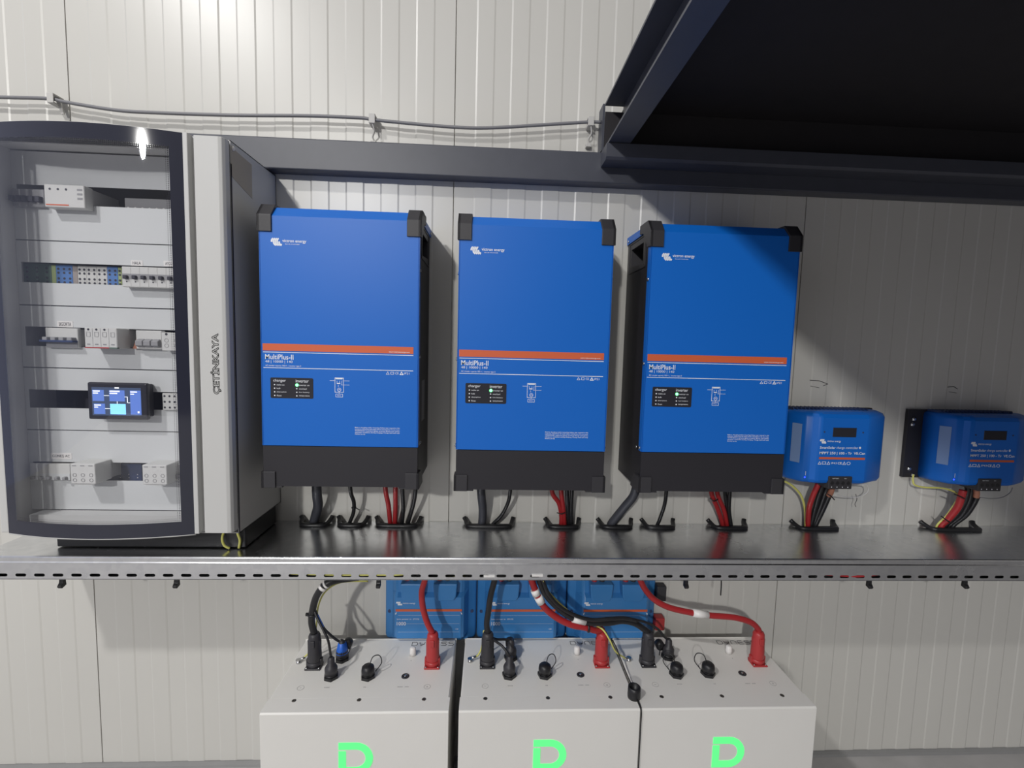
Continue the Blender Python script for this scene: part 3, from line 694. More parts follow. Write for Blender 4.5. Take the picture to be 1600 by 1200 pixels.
# ================= BATTERIES =================
def make_battery(label, loc):
    t = thing('battery_module', label, 'battery', loc, 'white battery modules on the floor')
    P = lambda name, mb, m, par=t, **k: part(name, mb, m, par, local=True, **k)
    Wd, yb, yf, H = 0.4225, -0.0565, -0.3205, 0.4235
    P('body', MB().box(0.0015, yb, 0.004, Wd - 0.0015, yf + 0.003, H - 0.002, 0.002), 'batt')
    P('front_cover', MB().prism([(yf, 0.002), (yf, H - 0.003), (yf + 0.003, H), (-0.276, H), (-0.276, H - 0.003), (yf + 0.005, H - 0.006), (yf + 0.005, 0.002)], 0.0, Wd, 'x', 0.0008, 2), 'batt')
    P('lid', MB().box(0.0035, yb, H - 0.003, Wd - 0.0035, -0.2765, H - 0.0003, 0.001), 'batt')
    P('back_lip', MB().box(0.0, yb, H - 0.012, Wd, yb + 0.003, H + 0.001, 0.0008), 'batt')
    for x in (0.0606, 0.2101, 0.3613):
        P('screw', MB().lathe((x, -0.2825, H - 0.0002), [(0.0052, 0), (0.0050, 0.0006), (0.0030, 0.0008), (0.0015, 0.0002)], 'z', 14), 'dscrew')
    tp = top(H); tf = lambda u, v, h: (u, v, H - 0.0001 + h)
    # outlined D-shaped glowing emblem
    g = MB(); x0, x1, zt, zb, th = 0.1745, 0.2520, 0.3510, 0.2745, 0.0165
    fr = front(yf - 0.0002)
    r = (zt - zb) / 2 - th / 2; cx = x1 - th / 2 - r; cz = (zt + zb) / 2
    path = [(x0, zt - th / 2)] + [(cx + r * math.cos(math.radians(90 - a)), cz + r * math.sin(math.radians(90 - a))) for a in range(0, 181, 12)] + [(x0 + th / 2, zb + th / 2), (x0 + th / 2, zt - th - 0.0038)]
    g.stroke(path, th, fr, 0.0008)
    P('emblem_light', g, 'green', label='glowing green letter D emblem')
    # word mark in thin strokes on the lid
    w = MB(); X, Y0, hgt, cw, gp = 0.3000, -0.0850, 0.0155, 0.0150, 0.0052
    glyph = {'D': [[(0, 0), (0, 1), (.72, 1), (1, .72), (1, .28), (.72, 0), (0, 0)]], 'Y': [[(0, 1), (.08, .55), (.25, .42), (.92, .42)], [(1, 1), (.92, .42), (.55, .12), (.2, 0)]],
             'n': [[(0, 0), (0, .75), (.2, 1), (.8, 1), (1, .75), (1, 0)]], 'E': [[(1, 1), (.2, 1), (0, .8), (0, .2), (.2, 0), (1, 0)], [(0, .5), (.95, .5)]],
             'S': [[(1, 1), (.2, 1), (0, .78), (.2, .52), (.8, .52), (1, .26), (.8, 0), (0, 0)]]}
    for i, ch in enumerate('DYnESS'):
        for st in glyph[ch]: w.stroke([(X + i * (cw + gp) + a * cw, Y0 + b * hgt) for a, b in st], 0.0011, tf)
    P('word_mark', w, 'ink')
    w = MB()
    for cx_, sgn in ((0.0596, '-'), (0.3633, '+')):
        w.stroke([(cx_ + 0.0078 * math.cos(a * 0.393), -0.242 + 0.0078 * math.sin(a * 0.393)) for a in range(16)], 0.0006, tf, closed=True)
        w.stroke([(cx_ - 0.0025, -0.242), (cx_ + 0.0025, -0.242)], 0.0009, tf)
        if sgn == '+': w.stroke([(cx_, -0.2445), (cx_, -0.2395)], 0.0009, tf)
    for cx_, n in ((0.122, 4), (0.2125, 2), (0.298, 4), (0.314, 3), (0.309, 1)):
        for i in range(n): w.stroke([(cx_ - n * 0.0016 + i * 0.0033, -0.2415 if n > 1 else -0.146), (cx_ - n * 0.0016 + i * 0.0033 + 0.0022, -0.2415 if n > 1 else -0.146)], 0.0022, tf)
    P('fine_print', w, 'faint')
    # power sockets
    for nm, cx_, m in (('socket', 0.0645, 'capb'), ('socket', 0.3667, 'redp')):
        mb = MB().prism([(cx_ - 0.0195, -0.1825), (cx_ + 0.0195, -0.1825), (cx_ + 0.0195, -0.1545), (cx_ + 0.0150, -0.1455), (cx_ - 0.0150, -0.1455), (cx_ - 0.0195, -0.1545)], H - 0.0002, H + 0.004, 'z', 0.0008, 1)
        mb.cyl((cx_, -0.163, H + 0.003), (cx_, -0.163, H + 0.016), 0.0185, n=20).box(cx_ - 0.0200, -0.170, H + 0.003, cx_ + 0.0200, -0.157, H + 0.022, 0.002)
        s_ = P(nm, mb, m, label=('black' if m == 'capb' else 'red') + ' power socket')
        for dx in (-0.0155, 0.0155): P('socket_screw', MB().lathe((cx_ + dx, -0.1785, H + 0.004), [(0.0026, 0), (0.0026, 0.001), (0.001, 0.0018)], 'z', 10), 'screw', s_)
    P('earth_screw', MB().lathe((0.0190, -0.1520, H), [(0.0062, 0), (0.0062, 0.002), (0.0048, 0.006), (0.002, 0.0075)], 'z', 12), 'screw')
    # vent plug, push button
    P('vent_plug', MB().lathe((0.3095, -0.1235, H), [(0.0085, 0), (0.0085, 0.010), (0.0080, 0.019), (0.0060, 0.0215), (0.002, 0.022)], 'z', 20), 'wirew')
    pb = P('push_button', MB().lathe((0.3039, -0.2050, H - 0.0005), [(0.0098, 0), (0.0098, 0.0012), (0.0088, 0.0022), (0.0070, 0.0022), (0.0068, 0.0010), (0.0030, 0.0010)], 'z', 24), 'capb')
    P('button_ring', MB().lathe((0.3039, -0.2050, H), [(0.0035, 0.001), (0.0033, 0.0021), (0.001, 0.0021)], 'z', 14), 'screw', pb)
    return t
def hexnut(mb, x, y, z, r=0.0185, h=0.007): return mb.cyl((x, y, z), (x, y, z + h), r, n=6, smooth=False)
def socket(parent, x, y, capped, tilt=(0, 0), loop=1):
    P = lambda name, mb, m, par=parent, **k: part(name, mb, m, par, local=True, **k)
    H = 0.4235
    mb = hexnut(MB(), x, y, H - 0.0002).cyl((x, y, H + 0.006), (x, y, H + 0.011), 0.0150, n=20)
    s_ = P('signal_socket', mb, 'rubber')
    if capped:
        P('dust_cap', MB().lathe((x, y, H + 0.010), [(0.0158, 0), (0.0162, 0.009), (0.0150, 0.0165), (0.0105, 0.0205), (0.002, 0.021)], 'z', 20), 'rubber', s_)
        P('cap_strap', MB().tube([(x + 0.003 * loop, y + 0.002, H + 0.029), (x + 0.010 * loop, y + 0.010, H + 0.046), (x + 0.024 * loop, y + 0.018, H + 0.044), (x + 0.030 * loop, y + 0.016, H + 0.026), (x + 0.016 * loop, y + 0.010, H + 0.007)], 0.0012, 6), 'rubber', s_)
    return s_
bats = []
base = make_battery('white battery module at left, blue-taped plug on its lid', (-0.4985, 0, 0))
bats.append(base)
for x0, lab in ((-0.0530, 'middle white battery module, fallen rubber boot on its right lid edge'), (0.3735, 'right white battery module, two loop-strapped caps on its lid')):
    c = copy_tree(base); c.location = (x0, 0, 0); c['label'] = lab; LOC[c] = Vector((x0, 0, 0)); bats.append(c)
LOC[base] = Vector((-0.4985, 0, 0))
def hanging_cap(par, x, y, z):
    part('hanging_cap', MB().lathe((x, y, z), [(0.004, -0.012), (0.0122, -0.010), (0.0122, 0.006), (0.010, 0.0085), (0.002, 0.009)], 'y', 18).tube([(x, y, z - 0.008), (x + 0.004, y + 0.004, z - 0.020), (x, y - 0.004, z - 0.030)], 0.0014, 6), 'rubber', par, local=True)
for i, b in enumerate(bats):
    s3 = socket(b, 0.2112, -0.2060, True, loop=(1, 1, -1)[i])
    if i < 2:
        socket(b, 0.1205, -0.2060, False); q = socket(b, 0.127, -0.140, False)
        hanging_cap(b, 0.137 if i == 0 else 0.125, -0.122, 0.4235 + 0.034)
    else:
        socket(b, 0.127, -0.2080, True, loop=-1); q = socket(b, 0.131, -0.140, False)
        hanging_cap(b, 0.110, -0.128, 0.4235 + 0.030)

# ================= LOWER CABLES =================
HB = 0.4235
def plug_body(mb, x, y, z0, h, r):
    mb.lathe((x, y, z0), [(r * 0.90, 0), (r * 0.96, 0.004), (r * 0.93, h * 0.35), (r * 0.84, h * 0.75), (r * 0.80, h * 0.93), (r * 0.66, h), (r * 0.3, h + 0.001)], 'z', 20)
    mb.box(x - r * 0.90, y - r * 0.35, z0 + 0.004, x + r * 0.90, y + r * 0.35, z0 + h * 0.80, 0.003)
    mb.box(x - r * 0.30, y - r * 1.0, z0 + h * 0.62, x + r * 0.30, y, z0 + h * 0.85, 0.0015)
    return mb
def power_cable(label, pts, r, m, plug, pm, bands=(), group=None, ties=()):
    c = thing('battery_cable', label, 'cable', pts[0], group)
    part('sheath', MB().tube(pts, r, 12), m, c)
    x, y = plug
    part('plug', plug_body(MB(), x, y, HB + 0.010, 0.078, 0.0182), pm, c)
    for a, b in bands:
        a = Vector(a); b = Vector(b)
        part('label_sleeve', MB().cyl(a, b, r * 1.28, n=14), 'wirew', c, label='white label sleeve')
    for q, d in ties:
        part('cable_tie', MB().lathe(q, [(r * 1.05, -0.0022), (r * 1.35, -0.0022), (r * 1.35, 0.0022), (r * 1.05, 0.0022)], d, 12).box(q[0] - r * 1.9, q[1] - 0.003, q[2] - 0.003, q[0] - r * 1.1, q[1] + 0.003, q[2] + 0.003), 'rubber', c)
    return c
Gb = 'thick cables plugged into the batteries'
nx = [b_.location.x + 0.0645 for b_ in bats]; pxs = [b_.location.x + 0.3667 for b_ in bats]; yp_ = -0.163
power_cable('thick black cable with two white sleeves plugged into the left battery', [(-0.3206, -0.1700, 0.6648), (-0.3623, -0.1900, 0.6684), (-0.3855, -0.2000, 0.6653), (-0.4011, -0.2000, 0.6521), (-0.4198, -0.1900, 0.6218), (-0.4344, -0.1750, 0.5761), (-0.4393, -0.1670, 0.5422), (nx[0], yp_, HB + 0.086)], 0.0085, 'rubber', (nx[0], yp_), 'capb',
            [((-0.3964, -0.2000, 0.6571), (-0.4011, -0.2000, 0.6513)), ((-0.3886, -0.2000, 0.6637), (-0.3925, -0.2000, 0.6607))], Gb, [((-0.4356, -0.1720, 0.5675), 'z')])
power_cable('red cable hanging straight down to the left battery', [(-0.1529, -0.1700, 0.6685), (-0.1536, -0.1700, 0.6549), (-0.1606, -0.1700, 0.6258), (-0.1576, -0.1650, 0.5800), (-0.1464, -0.1630, 0.5389), (pxs[0], yp_, HB + 0.086)], 0.0078, 'red', (pxs[0], yp_), 'redp', (), Gb)
power_cable('black cable crossing the middle blue distributor down to the middle battery', [(0.0270, -0.1700, 0.6689), (0.0241, -0.1700, 0.6524), (0.0160, -0.1700, 0.6156), (0.0111, -0.1650, 0.5693), (0.0076, -0.1630, 0.5366), (nx[1], yp_, HB + 0.086)], 0.0078, 'rubber', (nx[1], yp_), 'capb', (), Gb)
power_cable('red cable bundled with black ones, ending at the middle battery', [(0.1159, -0.1900, 0.6793), (0.1208, -0.1900, 0.6631), (0.1337, -0.1900, 0.6319), (0.1528, -0.1900, 0.5977), (0.1876, -0.1850, 0.5654), (0.2259, -0.1850, 0.5462), (0.2648, -0.1800, 0.5353), (0.2946, -0.1700, 0.5207), (pxs[1] - 0.002, yp_, HB + 0.095), (pxs[1], yp_, HB + 0.084)], 0.0085, 'red', (pxs[1], yp_), 'redp',
            [((0.1268, -0.1900, 0.6438), (0.1330, -0.1900, 0.6293)), ((0.1364, -0.1900, 0.6250), (0.1459, -0.1900, 0.6080))], Gb, [((0.2716, -0.1800, 0.5342), 'x')])
power_cable('black cable sweeping right behind the red one to the right battery', [(0.1355, -0.1900, 0.6794), (0.1409, -0.1900, 0.6631), (0.1550, -0.1900, 0.6319), (0.1861, -0.1880, 0.5965), (0.2207, -0.1850, 0.5688), (0.2642, -0.1800, 0.5500), (0.3229, -0.1750, 0.5449), (0.3633, -0.1700, 0.5470), (0.3995, -0.1650, 0.5367), (0.4252, -0.1630, 0.5193), (nx[2], yp_, HB + 0.086)], 0.0080, 'rubber', (nx[2], yp_), 'capb',
            [((0.2293, -0.1850, 0.5636), (0.2625, -0.1800, 0.5517))], Gb)
power_cable('red cable running in a long curve to the right battery, white sleeve midway', [(0.4000, -0.1700, 0.6697), (0.4075, -0.1700, 0.6558), (0.4205, -0.1700, 0.6331), (0.4458, -0.1700, 0.6059), (0.4865, -0.1700, 0.5838), (0.5512, -0.1700, 0.5683), (0.6054, -0.1700, 0.5606), (0.6650, -0.1700, 0.5555), (0.7124, -0.1670, 0.5406), (0.7365, -0.1630, 0.5200), (pxs[2], yp_, HB + 0.086)], 0.0078, 'red', (pxs[2], yp_), 'redp',
            [((0.5512, -0.1700, 0.5683), (0.5931, -0.1700, 0.5624))], Gb)
solo('cable', MB().tube([(0.1424, -0.2000, 0.6845), (0.1495, -0.2000, 0.6644), (0.1635, -0.2000, 0.6340), (0.1944, -0.1980, 0.6006), (0.2353, -0.1950, 0.5765), (0.2783, -0.1900, 0.5622), (0.3241, -0.1870, 0.5628), (0.3649, -0.1800, 0.5602), (0.4015, -0.1780, 0.5518)], 0.0050, 10), 'rubber', 'second black cable running just above the black bundle over the right distributor', 'cable')
# signal cables
def signal_cable(label, pts, plug, h, group='thin black signal cables on the batteries', extra=None):
    c = thing('signal_cable', label, 'cable', pts[0], group)
    part('sheath', MB().tube(pts, 0.0032, 8), 'rubber', c)
    x, y = plug
    part('plug', MB().lathe((x, y, HB + 0.0108), [(0.0150, 0), (0.0155, 0.014), (0.0128, 0.020), (0.0092, 0.023), (0.0084, 0.038), (0.0045, 0.043)], 'z', 18), 'capb', c)
    for e_ in (extra or ()): part('tape_wrap', e_, 'bluet', c, label='blue tape wrap')
    return c
b0, b1, b2 = [b_.location.x for b_ in bats]
signal_cable('thin black cable curving from the thick black one to the left battery front plug', [(-0.4291, -0.1780, 0.5821), (-0.4148, -0.1900, 0.5649), (-0.3973, -0.2000, 0.5409), (-0.3845, -0.2060, 0.5180), (b0 + 0.1205, -0.206, HB + 0.052)], (b0 + 0.1205, -0.206), 0.03)
signal_cable('cable with blue tape reaching the rear plug of the left battery', [(-0.4306, -0.1720, 0.5845), (-0.4254, -0.1650, 0.5598), (-0.4147, -0.1550, 0.5225), (-0.4009, -0.1480, 0.4988), (-0.3816, -0.1420, 0.4771), (b0 + 0.127, -0.140, HB + 0.054)], (b0 + 0.127, -0.140), 0.03,
             extra=(MB().tube([(-0.4279, -0.1670, 0.5645), (-0.4209, -0.1600, 0.5395), (-0.4163, -0.1550, 0.5225)], 0.0046, 8), MB().lathe((b0 + 0.127, -0.140, HB + 0.020), [(0.0160, 0), (0.0140, 0.010), (0.0105, 0.026), (0.006, 0.030)], 'z', 16)))
signal_cable('thin black cable looping to the middle battery front plug', [(0.0176, -0.1550, 0.4998), (0.0276, -0.1750, 0.4988), (0.0471, -0.1950, 0.4965), (0.0617, -0.2060, 0.4850), (b1 + 0.1205, -0.206, HB + 0.052)], (b1 + 0.1205, -0.206), 0.03)
signal_cable('short black cable bent to the rear plug of the middle battery', [(0.0178, -0.1500, 0.4912), (0.0351, -0.1450, 0.4806), (0.0557, -0.1420, 0.4786), (b1 + 0.127, -0.140, HB + 0.052)], (b1 + 0.127, -0.140), 0.03)
signal_cable('thin black cable arching down to the rear plug of the right battery', [(0.3819, -0.1800, 0.5584), (0.4268, -0.1700, 0.5424), (0.4665, -0.1550, 0.5141), (0.4911, -0.1450, 0.4839), (b2 + 0.131, -0.140, HB + 0.052)], (b2 + 0.131, -0.140), 0.03)
# earth wires with lugs
def earth(label, pts, lug):
    c = thing('earth_wire', label, 'wire', pts[0], 'yellow-green earth wires at the batteries')
    part('sheath', MB().tube(pts, 0.0022, 8), 'yg', c)
    q = Vector(pts[-1]); l = Vector(lug); d = (l - q).normalized()
    part('ring_lug', MB().cyl(q - d * 0.004, q + d * 0.008, 0.0032, n=10).cyl(l + Vector((0, 0, 0.0002)), l + Vector((0, 0, 0.0014)), 0.0068, n=16), 'screw', c)
earth('yellow-green wire curving under the tray to the left battery lug', [(-0.3017, -0.1500, 0.6441), (-0.3447, -0.1700, 0.6537), (-0.3734, -0.1800, 0.6522), (-0.4038, -0.1750, 0.6268), (-0.4254, -0.1600, 0.5809), (-0.4372, -0.1400, 0.5219), (-0.4504, -0.1350, 0.4533), (b0 + 0.030, -0.146, HB + 0.009)], (b0 + 0.019, -0.152, HB + 0.0076))
earth('yellow-green wire behind the black plug of the middle battery', [(0.0005, -0.1350, 0.4994), (-0.0037, -0.1380, 0.4564), (b1 + 0.040, -0.142, HB + 0.012), (b1 + 0.030, -0.147, HB + 0.009)], (b1 + 0.019, -0.152, HB + 0.0076))
earth('yellow-green wire beside the red cable ending at the right battery lug', [(0.1458, -0.2000, 0.6812), (0.1495, -0.2000, 0.6644), (0.1761, -0.1600, 0.6117), (0.2437, -0.1550, 0.5487), (0.2936, -0.1650, 0.5317), (0.3123, -0.1800, 0.5271), (0.3299, -0.1850, 0.5011), (0.3486, -0.1750, 0.4653), (b2 + 0.0085, -0.157, HB + 0.009)], (b2 + 0.019, -0.152, HB + 0.0076))
# loose rubber boot with cord at the gap
bt = thing('rubber_boot', 'black rubber boot on a cord lying over the gap between middle and right batteries', 'rubber cap', (0.3655, -0.285, HB))
part('boot', MB().lathe((0.3655, -0.2830, HB + 0.0002), [(0.0150, 0.0), (0.0155, 0.006), (0.0150, 0.018), (0.0146, 0.027), (0.0118, 0.0275), (0.0105, 0.016), (0.002, 0.014)], 'z', 22), 'rubber', bt)
part('cord', MB().tube([(0.3460, -0.1500, 0.4806), (0.3544, -0.1600, 0.4657), (0.3598, -0.1900, 0.4516), (0.3622, -0.2250, 0.4450), (0.3625, -0.2620, 0.4457), (0.3640, -0.272, HB + 0.024)], 0.0014, 6), 'rubber', bt)
part('cord', MB().tube([(0.3700, -0.296, HB + 0.005), (0.3712, -0.310, HB + 0.003), (0.3712, -0.323, HB - 0.004), (0.3712, -0.3235, HB - 0.05), (0.3712, -0.3235, HB - 0.20)], 0.0014, 6), 'rubber', bt)
solo('wire', MB().tube([(0.6017, -0.2100, 0.6822), (0.6028, -0.2100, 0.6652), (0.6055, -0.2050, 0.6368)], 0.0016, 6), 'rubber', 'short black wire end dangling under the tray right of the distributors', 'wire')

# ================= UPPER CABLES =================
def drop(name, label, pts, r, m, group, corr=None):
    p = list(pts); e = Vector(p[-1])
    p += [tuple(e + Vector((0, 0.002, -0.03))), tuple(e + Vector((0, 0.002, -0.055)))]
    return solo(name, MB().tube(p, r, 14 if corr else 12, 6, corr), m, label, 'conduit' if 'conduit' in name else 'cable', group)
C1, C2, C3 = 'conduits under the inverters', 'thin black cables under the inverters', 'red and black cables under the inverters'
def ztop(x, y=-0.085, z=0.915): return (x, y, z)
drop('cable_conduit', 'dark corrugated conduit hanging from the left inverter', [ztop(-0.4534), (-0.4589, -0.0700, 0.8505), (-0.4631, -0.0500, 0.8079), (-0.4769, -0.0320, 0.7720), (-0.4846, -0.0260, 0.7456)], 0.0128, 'conduit', C1, 0.0022)
drop('cable_conduit', 'dark corrugated conduit hanging from the middle inverter', [ztop(-0.0168), (-0.0149, -0.0700, 0.8536), (-0.0107, -0.0500, 0.8086), (-0.0102, -0.0340, 0.7730), (-0.0117, -0.0260, 0.7473)], 0.0118, 'conduit', C1, 0.0022)
drop('cable_conduit', 'dark corrugated conduit slanting left from the right inverter', [ztop(0.4150), (0.4119, -0.0700, 0.8564), (0.3919, -0.0520, 0.8131), (0.3740, -0.0360, 0.7770), (0.3611, -0.0260, 0.7483)], 0.0122, 'conduit', C1, 0.0022)
drop('power_cable', 'thin black tied cable under the left inverter', [ztop(-0.3675), (-0.3686, -0.0700, 0.8550), (-0.3658, -0.0500, 0.8179), (-0.3722, -0.0340, 0.7810), (-0.3862, -0.0260, 0.7445)], 0.0052, 'rubber', C2)
drop('power_cable', 'thin black cable swinging left under the middle inverter', [ztop(0.0650), (0.0644, -0.0700, 0.8563), (0.0584, -0.0500, 0.8155), (0.0424, -0.0340, 0.7772), (0.0177, -0.0260, 0.7457)], 0.0052, 'rubber', C2)
drop('power_cable', 'thin black cable under the right inverter near its left corner', [ztop(0.4959), (0.5027, -0.0700, 0.8611), (0.5071, -0.0500, 0.8173), (0.5024, -0.0340, 0.7716), (0.4974, -0.0260, 0.7435)], 0.0052, 'rubber', C2)
for k, (lab, m, pts) in enumerate([
    ('left red cable under the left inverter', 'red', [ztop(-0.2760), (-0.2752, -0.0650, 0.8509), (-0.2718, -0.0480, 0.8090), (-0.2708, -0.0260, 0.7435)]),
    ('right red cable under the left inverter', 'red', [ztop(-0.2454), (-0.2493, -0.0650, 0.8512), (-0.2524, -0.0480, 0.8055), (-0.2583, -0.0260, 0.7436)]),
    ('black cable beside the red pair under the left inverter', 'rubber', [ztop(-0.2275), (-0.2302, -0.0650, 0.8514), (-0.2312, -0.0480, 0.8003), (-0.2385, -0.0260, 0.7437)]),
    ('outer black cable slanting at the right of the left inverter', 'rubber', [ztop(-0.1907), (-0.1954, -0.0650, 0.8518), (-0.2048, -0.0480, 0.8060), (-0.2223, -0.0260, 0.7438)]),
    ('left red cable with black tie under the middle inverter', 'red', [ztop(0.1754), (0.1823, -0.0650, 0.8559), (0.2036, -0.0500, 0.8217), (0.2147, -0.0340, 0.7806), (0.2165, -0.0260, 0.7453)]),
    ('right red cable under the middle inverter', 'red', [ztop(0.2000), (0.2073, -0.0650, 0.8562), (0.2171, -0.0480, 0.8082), (0.2269, -0.0240, 0.7445)]),
    ('black cable against the red pair under the middle inverter', 'rubber', [ztop(0.2185), (0.2244, -0.0600, 0.8548), (0.2304, -0.0450, 0.8072), (0.2394, -0.0220, 0.7438)]),
    ('outer black cable of the middle inverter bundle', 'rubber', [ztop(0.2336), (0.2370, -0.0650, 0.8565), (0.2399, -0.0480, 0.8084), (0.2448, -0.0280, 0.7463)]),
    ('left red cable with black tie under the right inverter', 'red', [ztop(0.6171), (0.6331, -0.0700, 0.8588), (0.6596, -0.0520, 0.8157), (0.6836, -0.0360, 0.7720), (0.6931, -0.0280, 0.7477)]),
    ('right red cable under the right inverter', 'red', [ztop(0.6335), (0.6523, -0.0650, 0.8574), (0.6840, -0.0460, 0.8043), (0.7076, -0.0260, 0.7470)]),
    ('inner black cable under the right inverter', 'rubber', [ztop(0.6590), (0.6772, -0.0600, 0.8561), (0.6965, -0.0440, 0.8037), (0.7166, -0.0220, 0.7455)]),
    ('outer black cable under the right inverter', 'rubber', [ztop(0.6754), (0.6859, -0.0680, 0.8588), (0.6970, -0.0500, 0.8059), (0.7147, -0.0340, 0.7522)]),
]):
    drop('power_cable', lab, pts, 0.0064 if m == 'red' else 0.0056, m, C3)
solo('cable_tie', MB().lathe((-0.3676, -0.0440, 0.8012), [(0.0054, -0.0015), (0.0068, -0.0015), (0.0068, 0.0015), (0.0054, 0.0015)], 'z', 12).tube([(-0.3635, -0.0460, 0.8019), (-0.3501, -0.0500, 0.7962)], 0.0014, 6), 'rubber', 'black cable tie on the thin cable under the left inverter', 'cable tie')
solo('cable_tie', MB().tube([(0.1991, -0.0500, 0.7938), (0.2116, -0.0520, 0.7910), (0.2228, -0.0500, 0.7941)], 0.0018, 6), 'rubber', 'black cable tie round the red pair under the middle inverter', 'cable tie')
solo('cable_tie', MB().tube([(0.6283, -0.0700, 0.8477), (0.6374, -0.0750, 0.8403), (0.6525, -0.0700, 0.8443)], 0.0018, 6), 'rubber', 'black cable tie round the red cables under the right inverter', 'cable tie')
# charger leads
G5 = 'cables under the small chargers'
def lead(lab, m, pts, r): drop('charger_cable', lab, pts, r, m, G5)
lead('yellow-green wire bending down left of the nearer charger cables', 'yg', [(0.8533, -0.0300, 0.8884), (0.8728, -0.0300, 0.8848), (0.8972, -0.0300, 0.8698), (0.9240, -0.0280, 0.8425), (0.9392, -0.0260, 0.8033), (0.9426, -0.0300, 0.7562)], 0.0032)
lead('thick red cable under the nearer charger', 'red', [(0.952, -0.055, 0.900), (0.9477, -0.0600, 0.8872), (0.9390, -0.0550, 0.8516), (0.9380, -0.0450, 0.8101), (0.9476, -0.0320, 0.7570)], 0.0072)
lead('left black cable under the nearer charger', 'rubber', [(0.968, -0.060, 0.900), (0.9599, -0.0600, 0.8779), (0.9572, -0.0500, 0.8368), (0.9588, -0.0300, 0.7563)], 0.0070)
lead('middle black cable under the nearer charger', 'rubber', [(0.985, -0.065, 0.895), (0.9723, -0.0640, 0.8756), (0.9713, -0.0500, 0.8294), (0.9668, -0.0300, 0.7544)], 0.0068)
lead('black cable with red upper end under the nearer charger', 'rubber', [(0.9800, -0.0720, 0.8707), (0.9768, -0.0660, 0.8500), (0.9752, -0.0500, 0.8065), (0.9697, -0.0340, 0.7561)], 0.0068)
solo('cable_sleeve', MB().tube([(1.000, -0.075, 0.890), (0.9820, -0.0750, 0.8866), (0.9783, -0.0720, 0.8689), (0.9767, -0.0680, 0.8563)], 0.0074, 10), 'salmon', 'orange-red cable end entering the nearer charger terminal', 'cable')
lead('yellow-green wire hooking below the right-hand charger stud', 'yg', [(1.2709, -0.0180, 0.9095), (1.2699, -0.0200, 0.8905), (1.2744, -0.0240, 0.8781), (1.3010, -0.0280, 0.8729), (1.3550, -0.0320, 0.8718), (1.3879, -0.0360, 0.8618), (1.3950, -0.0400, 0.8496), (1.3798, -0.0440, 0.8236), (1.3634, -0.0420, 0.7921), (1.3431, -0.0360, 0.7597)], 0.0026)
lead('thick red cable sweeping left under the right-hand charger', 'red', [(1.3847, -0.0620, 0.8759), (1.3832, -0.0600, 0.8561), (1.3805, -0.0550, 0.8217), (1.3671, -0.0450, 0.7849), (1.3572, -0.0340, 0.7590)], 0.0092)
lead('left black cable under the right-hand charger', 'rubber', [(1.392, -0.055, 0.898), (1.4002, -0.0600, 0.8792), (1.4028, -0.0540, 0.8428), (1.3914, -0.0420, 0.7918), (1.3754, -0.0300, 0.7575)], 0.0070)
lead('middle black cable under the right-hand charger', 'rubber', [(1.405, -0.060, 0.895), (1.4102, -0.0620, 0.8761), (1.4140, -0.0550, 0.8394), (1.4063, -0.0430, 0.7923), (1.3875, -0.0300, 0.7576)], 0.0068)
lead('outer black cable with red end under the right-hand charger', 'rubber', [(1.4210, -0.0700, 0.8598), (1.4209, -0.0620, 0.8342), (1.4165, -0.0480, 0.7962), (1.3953, -0.0340, 0.7593)], 0.0068)
solo('cable_sleeve', MB().tube([(1.436, -0.075, 0.890), (1.4125, -0.0750, 0.8860), (1.4145, -0.0730, 0.8702), (1.4162, -0.0710, 0.8582)], 0.0074, 10), 'salmon', 'orange-red cable end entering the right-hand charger terminal', 'cable')
solo('cable_tie', MB().tube([(0.9616, -0.0820, 0.8663), (0.9715, -0.0820, 0.8609), (0.9892, -0.0750, 0.8476)], 0.0016, 6), 'rubber', 'cable tie tail at the nearer charger cables', 'cable tie')
solo('cable_tie', MB().tube([(1.3436, -0.0760, 0.8685), (1.3638, -0.0760, 0.8612), (1.3782, -0.0740, 0.8550)], 0.0018, 6), 'rubber', 'cable tie round the thick red cable of the right-hand charger', 'cable tie')
solo('cable_tie', MB().tube([(1.3320, -0.0550, 0.7962), (1.3437, -0.0600, 0.7866), (1.3617, -0.0550, 0.7771)], 0.0018, 6), 'rubber', 'lower cable tie on the red and yellow-green cables at right', 'cable tie')
solo('sensor_wire', MB().tube([(1.0607, -0.0500, 0.8855), (1.1017, -0.0450, 0.8844), (1.1164, -0.0400, 0.8754), (1.1165, -0.0350, 0.8565), (1.0941, -0.0350, 0.8447), (1.0589, -0.0400, 0.8441), (0.9997, -0.0600, 0.8577)], 0.0014, 6), 'wirew', 'thin white wire looping below the nearer charger', 'wire')
solo('sensor_wire', MB().tube([(1.0878, -0.0300, 0.8507), (1.0931, -0.0300, 0.8353), (1.0902, -0.0280, 0.8210), (1.0930, -0.0280, 0.8113)], 0.0008, 6), 'rubber', 'thin black wire tail hanging below the nearer charger', 'wire')
solo('sensor_wire', MB().tube([(1.4384, -0.0600, 0.8548), (1.4958, -0.0450, 0.8465), (1.5333, -0.0400, 0.8491), (1.5557, -0.0400, 0.8630), (1.5558, -0.0450, 0.8801)], 0.0010, 6), 'greyc', 'thin grey wire looping below the right-hand charger', 'wire')
